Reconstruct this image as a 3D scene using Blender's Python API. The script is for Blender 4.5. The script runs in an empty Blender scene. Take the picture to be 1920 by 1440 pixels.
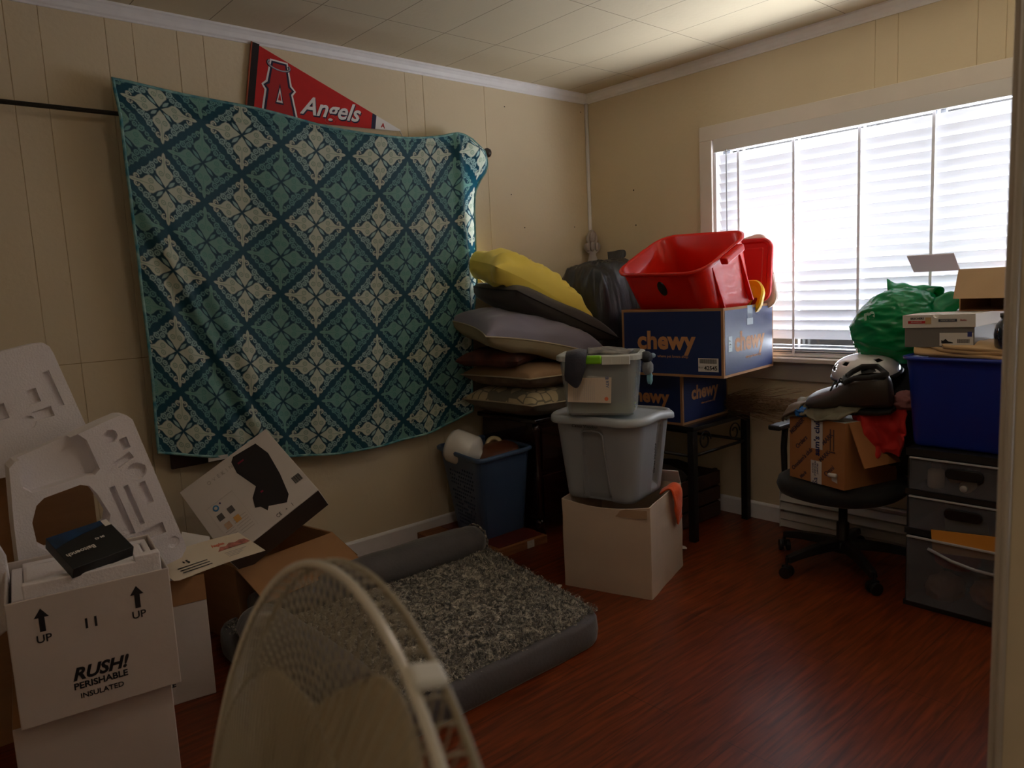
import bpy, math, random
import numpy as np
from mathutils import Vector, Matrix, noise, Euler
random.seed(7)
scn = bpy.context.scene
COL = scn.collection
PI = math.pi
R = math.radians

# ------------------------------------------------------------------ camera
cam_d = bpy.data.cameras.new('camera')
cam = bpy.data.objects.new('camera', cam_d)
COL.objects.link(cam)
RC = ((0.7484890, -0.6613699, -0.0485183), (-0.1215257, -0.0648728, -0.9904661), (0.6519169, 0.7472492, -0.1289300))
CAMPOS = Vector((-3.46435, -3.16571, 1.27581))
m = Matrix.Identity(4)
for i in range(3):
    m[i][0] = RC[0][i]; m[i][1] = -RC[1][i]; m[i][2] = -RC[2][i]; m[i][3] = CAMPOS[i]
cam.matrix_world = m
cam_d.sensor_width = 36.0
cam_d.lens = 26.06
cam_d.clip_start = 0.03
cam_d.dof.use_dof = True
cam_d.dof.focus_distance = 3.3
cam_d.dof.aperture_fstop = 8.0
scn.camera = cam

# ------------------------------------------------------------------ world, light, exposure
scn.view_settings.view_transform = 'Standard'
scn.view_settings.look = 'None'
scn.view_settings.gamma = 1.0
scn.view_settings.use_curve_mapping = False
scn.view_settings.exposure = 0.32
scn.cycles.use_denoising = True
scn.cycles.max_bounces = 8
scn.cycles.diffuse_bounces = 5
scn.cycles.transparent_max_bounces = 16
scn.cycles.caustics_reflective = False
scn.cycles.caustics_refractive = False
scn.cycles.sample_clamp_indirect = 4.0
W = bpy.data.worlds.new('world'); scn.world = W; W.use_nodes = True
W.node_tree.nodes['Background'].inputs[0].default_value = (0.75, 0.72, 0.68, 1)
W.node_tree.nodes['Background'].inputs[1].default_value = 0.07

def area(name, loc, rot, sx, sy, power, col):
    l = bpy.data.lights.new(name, 'AREA'); l.shape = 'RECTANGLE'; l.size = sx; l.size_y = sy
    l.energy = power; l.color = col
    o = bpy.data.objects.new(name, l); o.location = loc; o.rotation_euler = rot
    COL.objects.link(o); return o
area('daylight_right_window', (0.60, -1.85, 0.95), (0, R(118), 0), 1.9, 3.0, 420, (0.90, 0.95, 1.0))
area('daylight_back_window', (-1.1, 0.50, 1.65), (R(-88), 0, 0), 0.8, 0.9, 22, (0.92, 0.96, 1.0))

# ------------------------------------------------------------------ helpers
def s2l(c):
    c = c / 255.0
    return c / 12.92 if c <= 0.04045 else ((c + 0.055) / 1.055) ** 2.4
def lin(rgb, a=1.0): return (s2l(rgb[0]), s2l(rgb[1]), s2l(rgb[2]), a)

def mat(name, rgb, rough=0.6, metal=0.0, var=0.0, vscale=8.0, bump=0.0, bscale=60.0, sheen=0.0, transl=0.0, transp=0.0, spec=0.5, rgb2=None, stretch=None, coat=0.0):
    M = bpy.data.materials.new(name); M.use_nodes = True
    nt = M.node_tree; N = nt.nodes; L = nt.links
    b = N['Principled BSDF']; out = N['Material Output']
    b.inputs['Base Color'].default_value = lin(rgb)
    b.inputs['Roughness'].default_value = rough
    b.inputs['Metallic'].default_value = metal
    b.inputs['Specular IOR Level'].default_value = spec
    b.inputs['Coat Weight'].default_value = coat
    if sheen:
        b.inputs['Sheen Weight'].default_value = sheen
        b.inputs['Sheen Roughness'].default_value = 0.4
    tc = N.new('ShaderNodeTexCoord'); mp = N.new('ShaderNodeMapping')
    L.new(tc.outputs['Object'], mp.inputs[0])
    if stretch: mp.inputs['Scale'].default_value = stretch
    if var or rgb2:
        n = N.new('ShaderNodeTexNoise'); n.inputs['Scale'].default_value = vscale; n.inputs['Detail'].default_value = 5
        L.new(mp.outputs[0], n.inputs['Vector'])
        mx = N.new('ShaderNodeMix'); mx.data_type = 'RGBA'
        rr = N.new('ShaderNodeMapRange'); rr.inputs[1].default_value = 0.32; rr.inputs[2].default_value = 0.68
        L.new(n.outputs['Fac'], rr.inputs[0]); L.new(rr.outputs[0], mx.inputs['Factor'])
        c1 = lin(rgb); c2 = lin(rgb2) if rgb2 else tuple(list(max(0, x * (1 - var)) for x in c1[:3]) + [1])
        mx.inputs['A'].default_value = c1; mx.inputs['B'].default_value = c2
        L.new(mx.outputs['Result'], b.inputs['Base Color'])
    if bump:
        n2 = N.new('ShaderNodeTexNoise'); n2.inputs['Scale'].default_value = bscale; n2.inputs['Detail'].default_value = 4
        L.new(mp.outputs[0], n2.inputs['Vector'])
        bp = N.new('ShaderNodeBump'); bp.inputs['Strength'].default_value = bump; bp.inputs['Distance'].default_value = 0.01
        L.new(n2.outputs['Fac'], bp.inputs['Height']); L.new(bp.outputs[0], b.inputs['Normal'])
    last = b.outputs[0]
    if transl:
        t = N.new('ShaderNodeBsdfTranslucent'); t.inputs[0].default_value = lin(rgb)
        ms = N.new('ShaderNodeMixShader'); ms.inputs[0].default_value = transl
        L.new(last, ms.inputs[1]); L.new(t.outputs[0], ms.inputs[2]); last = ms.outputs[0]
    if transp:
        t = N.new('ShaderNodeBsdfTransparent')
        t.inputs[0].default_value = (0.9, 0.92, 0.94, 1)
        ms = N.new('ShaderNodeMixShader'); ms.inputs[0].default_value = transp
        L.new(last, ms.inputs[1]); L.new(t.outputs[0], ms.inputs[2]); last = ms.outputs[0]
    L.new(last, out.inputs[0])
    return M

class MB:
    def __init__(s): s.v = []; s.f = []
    def add(s, vs, fs, M=None):
        o = len(s.v)
        s.v += [tuple(M @ Vector(p)) if M is not None else tuple(p) for p in vs]
        s.f += [tuple(i + o for i in f) for f in fs]
        return s
    def box(s, c, d, M=None):
        x, y, z = c; a, b, e = d[0] / 2, d[1] / 2, d[2] / 2
        vs = [(x + i * a, y + j * b, z + k * e) for k in (-1, 1) for j in (-1, 1) for i in (-1, 1)]
        fs = [(0, 2, 3, 1), (4, 5, 7, 6), (0, 1, 5, 4), (2, 6, 7, 3), (0, 4, 6, 2), (1, 3, 7, 5)]
        return s.add(vs, fs, M)
    def b2(s, lo, hi, M=None):
        return s.box([(lo[i] + hi[i]) / 2 for i in range(3)], [hi[i] - lo[i] for i in range(3)], M)
    def prism(s, poly, z0, z1, M=None):
        n = len(poly)
        vs = [(p[0], p[1], z0) for p in poly] + [(p[0], p[1], z1) for p in poly]
        fs = [tuple(range(n))[::-1], tuple(range(n, 2 * n))] + [(i, (i + 1) % n, n + (i + 1) % n, n + i) for i in range(n)]
        return s.add(vs, fs, M)
    def lathe(s, prof, n=24, M=None, caps=True):
        vs = []; fs = []
        for r, z in prof:
            for k in range(n):
                a = 2 * PI * k / n; vs.append((r * math.cos(a), r * math.sin(a), z))
        for i in range(len(prof) - 1):
            for k in range(n):
                fs.append((i * n + k, i * n + (k + 1) % n, (i + 1) * n + (k + 1) % n, (i + 1) * n + k))
        if caps:
            fs.append(tuple(range(n))[::-1]); fs.append(tuple(range((len(prof) - 1) * n, len(prof) * n)))
        return s.add(vs, fs, M)
    def tube(s, pts, r, n=8, M=None, closed=False):
        pts = [Vector(p) for p in pts]; vs = []; fs = []; m_ = len(pts)
        up = Vector((0, 0, 1))
        t0 = (pts[1] - pts[0]).normalized()
        if abs(t0.dot(up)) > 0.9: up = Vector((1, 0, 0))
        nrm = (up - t0 * up.dot(t0)).normalized()
        for i, p in enumerate(pts):
            if closed: t = (pts[(i + 1) % m_] - pts[i - 1]).normalized()
            else: t = (pts[min(i + 1, m_ - 1)] - pts[max(i - 1, 0)]).normalized()
            nrm = (nrm - t * nrm.dot(t)).normalized(); bn = t.cross(nrm)
            rr = r[i] if isinstance(r, (list, tuple)) else r
            for k in range(n):
                a = 2 * PI * k / n; vs.append(tuple(p + (nrm * math.cos(a) + bn * math.sin(a)) * rr))
        for i in range(m_ if closed else m_ - 1):
            j = (i + 1) % m_
            for k in range(n): fs.append((i * n + k, i * n + (k + 1) % n, j * n + (k + 1) % n, j * n + k))
        if not closed:
            fs.append(tuple(range(n))[::-1]); fs.append(tuple(range((m_ - 1) * n, m_ * n)))
        return s.add(vs, fs, M)
    def build(s, name, mt, parent=None, smooth=False, bevel=0, seg=2, solid=0, subsurf=0, M=None):
        me = bpy.data.meshes.new(name); me.from_pydata(s.v, [], s.f); me.validate(); me.update()
        me.materials.append(mt)
        if smooth: me.shade_smooth()
        o = bpy.data.objects.new(name, me); COL.objects.link(o)
        if parent is not None: o.parent = parent
        if M is not None: o.matrix_local = M
        if solid:
            q = o.modifiers.new('solid', 'SOLIDIFY'); q.thickness = solid; q.offset = 0
        if bevel:
            q = o.modifiers.new('bevel', 'BEVEL'); q.width = bevel; q.segments = seg; q.limit_method = 'ANGLE'; q.angle_limit = R(40)
            if smooth: q.harden_normals = False
        if subsurf:
            q = o.modifiers.new('sub', 'SUBSURF'); q.levels = subsurf; q.render_levels = subsurf
        return o

def TM(loc=(0, 0, 0), rx=0, ry=0, rz=0, s=None):
    M = Matrix.Translation(loc) @ Euler((R(rx), R(ry), R(rz))).to_matrix().to_4x4()
    if s: M = M @ Matrix.Diagonal((s[0], s[1], s[2], 1))
    return M
def frame(o, r, u):
    r = Vector(r).normalized(); u = Vector(u); u = (u - r * u.dot(r)).normalized(); n = r.cross(u)
    M = Matrix.Identity(4)
    for i in range(3): M[i][0] = r[i]; M[i][1] = u[i]; M[i][2] = n[i]; M[i][3] = o[i]
    return M
def tag(o, label=None, cat=None, group=None, kind=None):
    if label: o['label'] = label
    if cat: o['category'] = cat
    if group: o['group'] = group
    if kind: o['kind'] = kind
    return o
def thing(name, label, cat, loc=(0, 0, 0), rot=(0, 0, 0), group=None, M=None):
    o = bpy.data.objects.new(name, None); COL.objects.link(o); o.empty_display_size = 0.05
    if M is not None: o.matrix_world = M
    else:
        o.location = loc; o.rotation_euler = [R(a) for a in rot]
    return tag(o, label, cat, group)
def struct(o): o['kind'] = 'structure'; return o

def text(body, size, M, mt, parent, name='lettering', shear=0, off=0.0, ext=0.0004, align='CENTER', sx=1.0, spacing=1.0):
    c = bpy.data.curves.new('t', 'FONT'); c.body = body; c.size = size; c.shear = shear; c.offset = off
    c.extrude = ext; c.align_x = align; c.align_y = 'CENTER'; c.resolution_u = 3; c.space_character = spacing
    t = bpy.data.objects.new('t', c); COL.objects.link(t)
    bpy.context.view_layer.update()
    dg = bpy.context.evaluated_depsgraph_get()
    me = bpy.data.meshes.new_from_object(t.evaluated_get(dg))
    bpy.data.objects.remove(t); bpy.data.curves.remove(c)
    me.materials.clear(); me.materials.append(mt); me.name = name
    o = bpy.data.objects.new(name, me); COL.objects.link(o)
    if parent is not None: o.parent = parent
    o.matrix_local = M @ Matrix.Diagonal((sx, 1, 1, 1))
    return o
def decal(poly, M, mt, parent, name, th=0.0006, z=0.0):
    return MB().prism(poly, z, z + th).build(name, mt, parent, M=M)
def rectp(x0, y0, x1, y1): return [(x0, y0), (x1, y0), (x1, y1), (x0, y1)]

def carve(o, cutters):
    for c in cutters:
        q = o.modifiers.new('b', 'BOOLEAN'); q.operation = 'DIFFERENCE'; q.object = c; q.solver = 'EXACT'
    bpy.context.view_layer.update()
    dg = bpy.context.evaluated_depsgraph_get()
    me = bpy.data.meshes.new_from_object(o.evaluated_get(dg))
    o.modifiers.clear(); old = o.data; o.data = me; bpy.data.meshes.remove(old)
    for c in cutters: bpy.data.objects.remove(c)
    return o

def rr_ring(w, d, r, nc=6, ns=1):
    pts = []; r = max(r, 0.001)
    cs = [(w / 2 - r, d / 2 - r, 0), (-w / 2 + r, d / 2 - r, 90), (-w / 2 + r, -d / 2 + r, 180), (w / 2 - r, -d / 2 + r, 270)]
    for i, (cx, cy, a0) in enumerate(cs):
        arc = [(cx + r * math.cos(R(a0 + 90 * k / nc)), cy + r * math.sin(R(a0 + 90 * k / nc))) for k in range(nc + 1)]
        pts += arc
        nx, ny, na = cs[(i + 1) % 4]
        q = (nx + r * math.cos(R(na)), ny + r * math.sin(R(na)))
        for k in range(1, ns): pts.append((arc[-1][0] + (q[0] - arc[-1][0]) * k / ns, arc[-1][1] + (q[1] - arc[-1][1]) * k / ns))
    return pts
def sweep(w, d, r, prof, nc=6, ns=1, cap0=True, cap1=True, disp=None, skip=None, M=None, mb=None):
    """rounded rectangle swept through profile of (outward offset, z)"""
    mb = mb or MB(); vs = []; fs = []
    n = None
    for off, z in prof:
        ring = rr_ring(w + 2 * off, d + 2 * off, max(0.002, r + off), nc, ns); n = len(ring)
        for p in ring:
            q = (p[0], p[1], z)
            if disp: q = disp(q)
            vs.append(q)
    for i in range(len(prof) - 1):
        for k in range(n):
            if skip and skip(i, k, vs[i * n + k]): continue
            fs.append((i * n + k, i * n + (k + 1) % n, (i + 1) * n + (k + 1) % n, (i + 1) * n + k))
    if cap0: fs.append(tuple(range(n))[::-1])
    if cap1: fs.append(tuple(range((len(prof) - 1) * n, len(prof) * n)))
    return mb.add(vs, fs, M)

def fbm(p, sc, oc=3):
    return noise.fractal(Vector(p) * sc, 1.0, 2.0, oc, noise_basis='PERLIN_ORIGINAL')
def blob(size, seed=0, amp=0.06, freq=3.0, sub=5, fold=(1, 1, 1), pw=2.5, flat=None, top=None):
    import bmesh
    bm = bmesh.new(); bmesh.ops.create_icosphere(bm, subdivisions=sub, radius=1)
    off = Vector((seed * 3.1, seed * 1.7, seed * 2.3))
    for v in bm.verts:
        p = v.co.copy()
        l = (abs(p.x) ** pw + abs(p.y) ** pw + abs(p.z) ** pw) ** (1 / pw)
        p = p / l
        q = Vector((p.x * fold[0], p.y * fold[1], p.z * fold[2])) + off
        dd = 0
        for k, a in ((1, 1), (2.1, 0.55), (4.3, 0.28)):
            dd += a * (1 - 2 * abs(noise.noise(q * freq * k)) * 1.6)
        p = p * (1 + amp * (dd - 0.6))
        if top: p = top(p)
        if flat is not None and p.z < flat: p.z = flat + (p.z - flat) * 0.08
        v.co = (p.x * size[0] / 2, p.y * size[1] / 2, p.z * size[2] / 2)
    mb = MB(); mb.v = [tuple(v.co) for v in bm.verts]; mb.f = [tuple(v.index for v in f.verts) for f in bm.faces]
    bm.free(); return mb

def cr(p0, p1, p2, p3, t):
    return 0.5 * ((2 * p1) + (p2 - p0) * t + (2 * p0 - 5 * p1 + 4 * p2 - p3) * t * t + (3 * p1 - p0 - 3 * p2 + p3) * t ** 3)
def spline(pts, t):
    n = len(pts) - 1; x = min(max(t, 0), 1) * n; i = min(int(x), n - 1); u = x - i
    P = [Vector(p) for p in pts]
    a = P[i - 1] if i > 0 else P[0] * 2 - P[1]; d = P[i + 2] if i + 2 <= n else P[n] * 2 - P[n - 1]
    return cr(a, P[i], P[i + 1], d, u)
def patch(ctrl, nu=30, nv=30, amp=0.0, freq=12.0, seed=0, mb=None):
    """smooth sheet through a grid of control points (rows of points)"""
    mb = mb or MB(); vs = []; fs = []
    for j in range(nv + 1):
        row = [spline([r[i] for r in ctrl], j / nv) for i in range(len(ctrl[0]))]
        for i in range(nu + 1):
            p = spline(row, i / nu)
            if amp:
                q = p * freq + Vector((seed, seed * 2, 0))
                p = p + Vector((noise.noise(q), noise.noise(q + Vector((9, 0, 0))), noise.noise(q + Vector((0, 9, 0))))) * amp
            vs.append(tuple(p))
    for j in range(nv):
        for i in range(nu):
            a = j * (nu + 1) + i; fs.append((a, a + 1, a + nu + 2, a + nu + 1))
    return mb.add(vs, fs)

def pillow_mb(w, d, h, seed=0, n=56, pinch=0.10, crease=0.012, freq=7.0, pw=2.6, sag=0.0):
    vs = []; fs = []
    for side in (1, -1):
        for j in range(n + 1):
            for i in range(n + 1):
                u = 2 * i / n - 1; v = 2 * j / n - 1
                pu = 1 - pinch * (1 - v * v) * 0 - pinch * (1 - abs(v) ** 2) * abs(u) ** 3
                pv = 1 - pinch * (1 - abs(u) ** 2) * abs(v) ** 3
                x = w / 2 * u * pu; y = d / 2 * v * pv
                t = max(0, (1 - abs(u) ** pw)) ** 0.48 * max(0, (1 - abs(v) ** pw)) ** 0.48
                z = side * h / 2 * t
                q = Vector((x, y, side * 0.3 + seed * 5.0))
                e = (1 - 2 * abs(noise.noise(q * freq))) * 0.6 + noise.noise(q * freq * 2.2) * 0.5
                z += side * crease * (e - 0.3) * (t ** 0.5)
                z -= sag * (u * u + 0.6 * v * v)
                vs.append((x, y, z))
    m1 = (n + 1) ** 2
    for s_ in (0, 1):
        for j in range(n):
            for i in range(n):
                a = s_ * m1 + j * (n + 1) + i
                q = (a, a + 1, a + n + 2, a + n + 1)
                fs.append(q if s_ == 0 else q[::-1])
    return MB().add(vs, fs)
def pillow_edge(w, d, pinch, sag, n=20):
    pts = []
    def P(u, v):
        pu = 1 - pinch * (1 - abs(v) ** 2) * abs(u) ** 3; pv = 1 - pinch * (1 - abs(u) ** 2) * abs(v) ** 3
        return (w / 2 * u * pu, d / 2 * v * pv, -sag * (u * u + 0.6 * v * v))
    for k in range(n): pts.append(P(-1 + 2 * k / n, -1))
    for k in range(n): pts.append(P(1, -1 + 2 * k / n))
    for k in range(n): pts.append(P(1 - 2 * k / n, 1))
    for k in range(n): pts.append(P(-1, 1 - 2 * k / n))
    return pts

# ------------------------------------------------------------------ materials
def wall_mat(name, seam_z=None):
    M = mat(name, (216, 199, 170), 0.62, var=0.06, vscale=2.2, bump=0.12, bscale=55)
    return M
WALL = wall_mat('beige_wall_paint')
TRIM = mat('white_trim_paint', (236, 234, 238), 0.45, var=0.05, vscale=20)
TRIMW = mat('window_trim_paint', (222, 212, 204), 0.5, var=0.05, vscale=9)
def ceiling_mat():
    M = mat('ceiling_tile', (206, 192, 164), 0.75, var=0.05, vscale=2, bump=0.1, bscale=40)
    nt = M.node_tree; N = nt.nodes; L = nt.links; b = N['Principled BSDF']
    src = b.inputs['Base Color'].links[0].from_socket
    tc = N.new('ShaderNodeTexCoord'); sp = N.new('ShaderNodeSeparateXYZ'); L.new(tc.outputs['Object'], sp.inputs[0])
    outs = []
    for ax, o in ((0, 0.87), (1, 0.57 + 0.6)):
        a = N.new('ShaderNodeMath'); a.operation = 'ADD'; a.inputs[1].default_value = o + 30
        mo = N.new('ShaderNodeMath'); mo.operation = 'PINGPONG'; mo.inputs[1].default_value = 0.1475 if ax == 0 else 0.29
        L.new(sp.outputs[ax], a.inputs[0]); L.new(a.outputs[0], mo.inputs[0])
        lt = N.new('ShaderNodeMath'); lt.operation = 'LESS_THAN'; lt.inputs[1].default_value = 0.0016
        L.new(mo.outputs[0], lt.inputs[0]); outs.append(lt)
    mxm = N.new('ShaderNodeMath'); mxm.operation = 'MAXIMUM'
    L.new(outs[0].outputs[0], mxm.inputs[0]); L.new(outs[1].outputs[0], mxm.inputs[1])
    mx = N.new('ShaderNodeMix'); mx.data_type = 'RGBA'; L.new(mxm.outputs[0], mx.inputs['Factor'])
    L.new(src, mx.inputs['A']); mx.inputs['B'].default_value = lin((120, 105, 85)); L.new(mx.outputs['Result'], b.inputs['Base Color'])
    return M
def floor_mat():
    M = mat('dark_red_laminate', (92, 34, 16), 0.35, spec=0.35, coat=0.0)
    nt = M.node_tree; N = nt.nodes; L = nt.links; b = N['Principled BSDF']
    tc = N.new('ShaderNodeTexCoord'); mp = N.new('ShaderNodeMapping'); mp.inputs['Scale'].default_value = (1.6, 22, 1)
    L.new(tc.outputs['Object'], mp.inputs[0])
    n = N.new('ShaderNodeTexNoise'); n.inputs['Scale'].default_value = 3.2; n.inputs['Detail'].default_value = 8; n.inputs['Distortion'].default_value = 0.6
    L.new(mp.outputs[0], n.inputs['Vector'])
    cr_ = N.new('ShaderNodeValToRGB'); e = cr_.color_ramp.elements
    e[0].position = 0.32; e[0].color = lin((82, 32, 14)); e[1].position = 0.72; e[1].color = lin((138, 62, 26))
    L.new(n.outputs['Fac'], cr_.inputs[0])
    br = N.new('ShaderNodeTexBrick'); br.inputs['Scale'].default_value = 1; br.inputs['Brick Width'].default_value = 1.2; br.inputs['Row Height'].default_value = 0.19
    br.inputs['Mortar Size'].default_value = 0.0018; br.inputs['Color1'].default_value = (1, 1, 1, 1); br.inputs['Color2'].default_value = (0.82, 0.82, 0.82, 1); br.inputs['Mortar'].default_value = (0.5, 0.5, 0.5, 1)
    L.new(tc.outputs['Object'], br.inputs['Vector'])
    mx = N.new('ShaderNodeMix'); mx.data_type = 'RGBA'; mx.blend_type = 'MULTIPLY'; mx.inputs['Factor'].default_value = 1
    L.new(cr_.outputs[0], mx.inputs['A']); L.new(br.outputs[0], mx.inputs['B']); L.new(mx.outputs['Result'], b.inputs['Base Color'])
    return M
CEIL = ceiling_mat(); FLOOR = floor_mat()
CARD = mat('brown_cardboard', (170, 124, 84), 0.85, var=0.12, vscale=6, bump=0.05, bscale=90, stretch=(1, 1, 6))
CARDW = mat('white_cardboard', (206, 194, 188), 0.7, var=0.08, vscale=7, bump=0.06, bscale=50)
INK = mat('black_ink', (22, 20, 26), 0.6)
PAPER = mat('white_paper', (214, 208, 202), 0.6, var=0.03)
FOAM = mat('white_styrofoam', (236, 230, 234), 0.7, var=0.05, vscale=5, bump=0.25, bscale=180)
BLKM = mat('black_metal', (22, 21, 22), 0.4, spec=0.5)
BLKP = mat('black_plastic', (18, 18, 20), 0.45)
BROWNM = mat('dark_brown_wood', (52, 24, 14), 0.45, var=0.3, vscale=5, stretch=(1, 1, 8))
MAHO = mat('dark_mahogany_lacquer', (38, 14, 9), 0.22, var=0.4, vscale=4, stretch=(1, 1, 6), coat=0.4)

# ------------------------------------------------------------------ room
H = 2.4; XW = -3.85; YS = -2.945; YS2 = -3.06
struct(MB().b2((XW - 0.1, -5.0, -0.1), (0.12, 0.12, 0)).build('floor', FLOOR))
struct(MB().b2((XW - 0.1, -5.0, H), (0.12, 0.12, H + 0.1)).build('ceiling', CEIL))

def grooved(x0, x1, z0, z1, grooves, place, mb):
    """panelled wall face with v-grooves; place(s, depth, z) gives the world point"""
    prof = [(x0, 0)]
    for g in sorted(grooves):
        if x0 + 0.01 < g < x1 - 0.01: prof += [(g - 0.0022, 0), (g, 0.003), (g + 0.0022, 0)]
    prof.append((x1, 0)); n = len(prof)
    back = [(x1, 0.1), (x0, 0.1)]
    poly = prof + back; k = len(poly)
    vs = [place(s, dd, z0) for s, dd in poly] + [place(s, dd, z1) for s, dd in poly]
    fs = [(i, (i + 1) % k, k + (i + 1) % k, k + i) for i in range(k)] + [tuple(range(k)), tuple(range(k, 2 * k))]
    mb.add(vs, fs)
GB = [-3.26, -3.16, -2.955, -2.85, -2.635, -2.54, -2.376, -2.273, -1.304, -1.198, -0.80]
mb = MB(); pb = lambda s, dd, z: (s, dd, z)
W2 = (-2.42, -0.94, 1.27, 1.99)
grooved(XW - 0.1, W2[0], 0, H, GB, pb, mb); grooved(W2[1], 0.1, 0, H, GB, pb, mb)
grooved(W2[0], W2[1], 0, W2[2], GB, pb, mb); grooved(W2[0], W2[1], W2[3], H, GB, pb, mb)
struct(mb.build('wall_back', WALL))
# horizontal panel seam
struct(MB().b2((-3.8, -0.0006, 1.071), (-2.30, 0.001, 1.0735)).build('trim_5', mat('seam_line', (150, 128, 92), 0.8)))
GR = [-1.705, -1.80, -2.1, -2.2, -2.5]
W1 = (-3.0, -0.885, 0.86, 1.985)
mb = MB(); pr = lambda s, dd, z: (dd, s, z)
grooved(W1[1], 0.0, 0, H, GR, pr, mb); grooved(W1[0], W1[1], 0, W1[2], GR, pr, mb)
grooved(W1[0], W1[1], W1[3], H, GR, pr, mb); grooved(-3.06, W1[0], 0, H, GR, pr, mb)
struct(mb.build('wall_right', WALL))
struct(MB().b2((XW - 0.1, -5.0, 0), (XW, 0.0, H)).build('wall_left', WALL))
mb = MB(); mb.b2((-2.6, YS2, 0), (0.0, YS, H)); mb.b2((-3.58, YS2, 2.05), (-2.6, YS, H)); mb.b2((XW, YS2, 0), (-3.58, YS, H))
struct(mb.build('wall_front', WALL))
# door casing whose edge closes the right side of the view
o = struct(thing('door_1', None, None)); DW = mat('old_casing_paint', (196, 184, 170), 0.55, var=0.1, vscale=14, bump=0.1)
for x0, x1 in ((-2.603, -2.535), (-3.645, -3.577)):
    mb = MB(); mb.b2((x0, YS, 0), (x1, YS + 0.014, 2.11)); MB_ = mb
    mb.build('casing', DW, o, bevel=0.004)
MB().b2((-3.577, YS, 2.04), (-2.603, YS + 0.014, 2.11)).build('casing', DW, o, bevel=0.004)
MB().tube([(-2.604, YS + 0.004, 0.0), (-2.604, YS + 0.004, 2.05)], 0.0035, 10).build('bead', DW, o, smooth=True)
MB().b2((-2.6022, -2.968, 1.085), (-2.5995, -2.955, 1.125)).build('strike_plate', mat('rusty_metal', (92, 56, 34), 0.7, metal=0.3, var=0.5, vscale=90), o, bevel=0.001)

# crown, corner strip, baseboards
def extr(prof, p0, p1, nrm, name, mt, par=None):
    """moulding profile (out, up) swept from p0 to p1; nrm is the way it faces"""
    p0 = Vector(p0); p1 = Vector(p1); nrm = Vector(nrm)
    vs = [tuple(p0 + nrm * a + Vector((0, 0, b))) for a, b in prof] + [tuple(p1 + nrm * a + Vector((0, 0, b))) for a, b in prof]
    k = len(prof); fs = [(i, (i + 1) % k, k + (i + 1) % k, k + i) for i in range(k)] + [tuple(range(k)), tuple(range(k, 2 * k))]
    return MB().add(vs, fs).build(name, mt, par)
crown = [(0, -0.052), (0.006, -0.052), (0.008, -0.046), (0.014, -0.040), (0.020, -0.024), (0.030, -0.012), (0.036, -0.008), (0.036, 0), (0, 0)]
struct(extr(crown, (XW, 0, H), (0, 0, H), (0, -1, 0), 'trim_1', TRIM))
struct(extr(crown, (0, 0, H), (0, YS, H), (-1, 0, 0), 'trim_2', TRIM))
base = [(0, 0), (0.013, 0), (0.013, 0.078), (0.010, 0.084), (0.004, 0.089), (0, 0.09)]
struct(extr(base, (XW, 0, 0), (0, 0, 0), (0, -1, 0), 'baseboard_back', TRIM))
struct(extr(base, (0, 0, 0), (0, -1.285, 0), (-1, 0, 0), 'baseboard_right', TRIM))
struct(MB().tube([(-0.008, -0.008, 0.09), (-0.010, -0.010, 2.35)], 0.011, 8).build('trim_3', TRIM, smooth=True))
# nail holes in the panelling
mb = MB()
for x, z in ((-0.05, 2.30), (-0.64, 1.79), (-0.14, 1.62), (-0.55, 1.61), (-0.66, 2.26)): mb.lathe([(0.0035, 0), (0.0035, 0.001)], 8, TM((x, -0.0012, z), rx=90))
for y, z in ((-0.35, 1.80), (-0.36, 1.60)): mb.lathe([(0.0045, 0), (0.0045, 0.001)], 8, TM((-0.0012, y, z), ry=90))
struct(mb.build('trim_4', mat('nail_hole_dark', (40, 30, 24), 0.9)))

# ------------------------------------------------------------------ right window
w1 = struct(thing('window_1', None, None))
T = 0.018
mb = MB()
mb.b2((-T, -0.885, 0.842), (0, -0.81, 1.985)).b2((-T, -3.0, 1.985), (0, -0.81, 2.06))
mb.build('casing', TRIMW, w1, bevel=0.003)
mb = MB().b2((-T, -3.0, 0.75), (0, -0.83, 0.84)); mb.build('apron', mat('apron_paint', (176, 164, 152), 0.6, var=0.08), w1, bevel=0.003)
MB().b2((-0.05, -3.0, 0.842), (0.10, -0.84, 0.865)).build('window_sill', TRIMW, w1, bevel=0.005)
mb = MB(); mb.b2((0, -0.90, 0.86), (0.10, -0.885, 1.985)).b2((0, -3.0, 1.97), (0.10, -0.885, 1.985))
mb.build('jamb_lining', TRIM, w1)
mb = MB()
for y in (-0.92, -1.95, -3.0): mb.b2((0.07, y - 0.02, 0.865), (0.095, y + 0.02, 1.975))
mb.b2((0.07, -3.0, 1.93), (0.095, -0.9, 1.975)).b2((0.07, -3.0, 0.865), (0.095, -0.9, 0.92)).b2((0.07, -3.0, 1.03), (0.095, -0.9, 1.055))
mb.build('sash', mat('aluminium_sash', (120, 122, 126), 0.5, metal=0.4), w1)
GL = bpy.data.materials.new('window_glass'); GL.use_nodes = True; nt = GL.node_tree
for n_ in list(nt.nodes):
    if n_.type == 'BSDF_PRINCIPLED': nt.nodes.remove(n_)
tr = nt.nodes.new('ShaderNodeBsdfTransparent'); gs = nt.nodes.new('ShaderNodeBsdfGlossy'); gs.inputs['Roughness'].default_value = 0.02
ms = nt.nodes.new('ShaderNodeMixShader'); ms.inputs[0].default_value = 0.05
nt.links.new(tr.outputs[0], ms.inputs[1]); nt.links.new(gs.outputs[0], ms.inputs[2]); nt.links.new(ms.outputs[0], nt.nodes['Material Output'].inputs[0])
MB().b2((0.080, -3.0, 0.9), (0.084, -0.9, 1.95)).build('pane', GL, w1)

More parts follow.
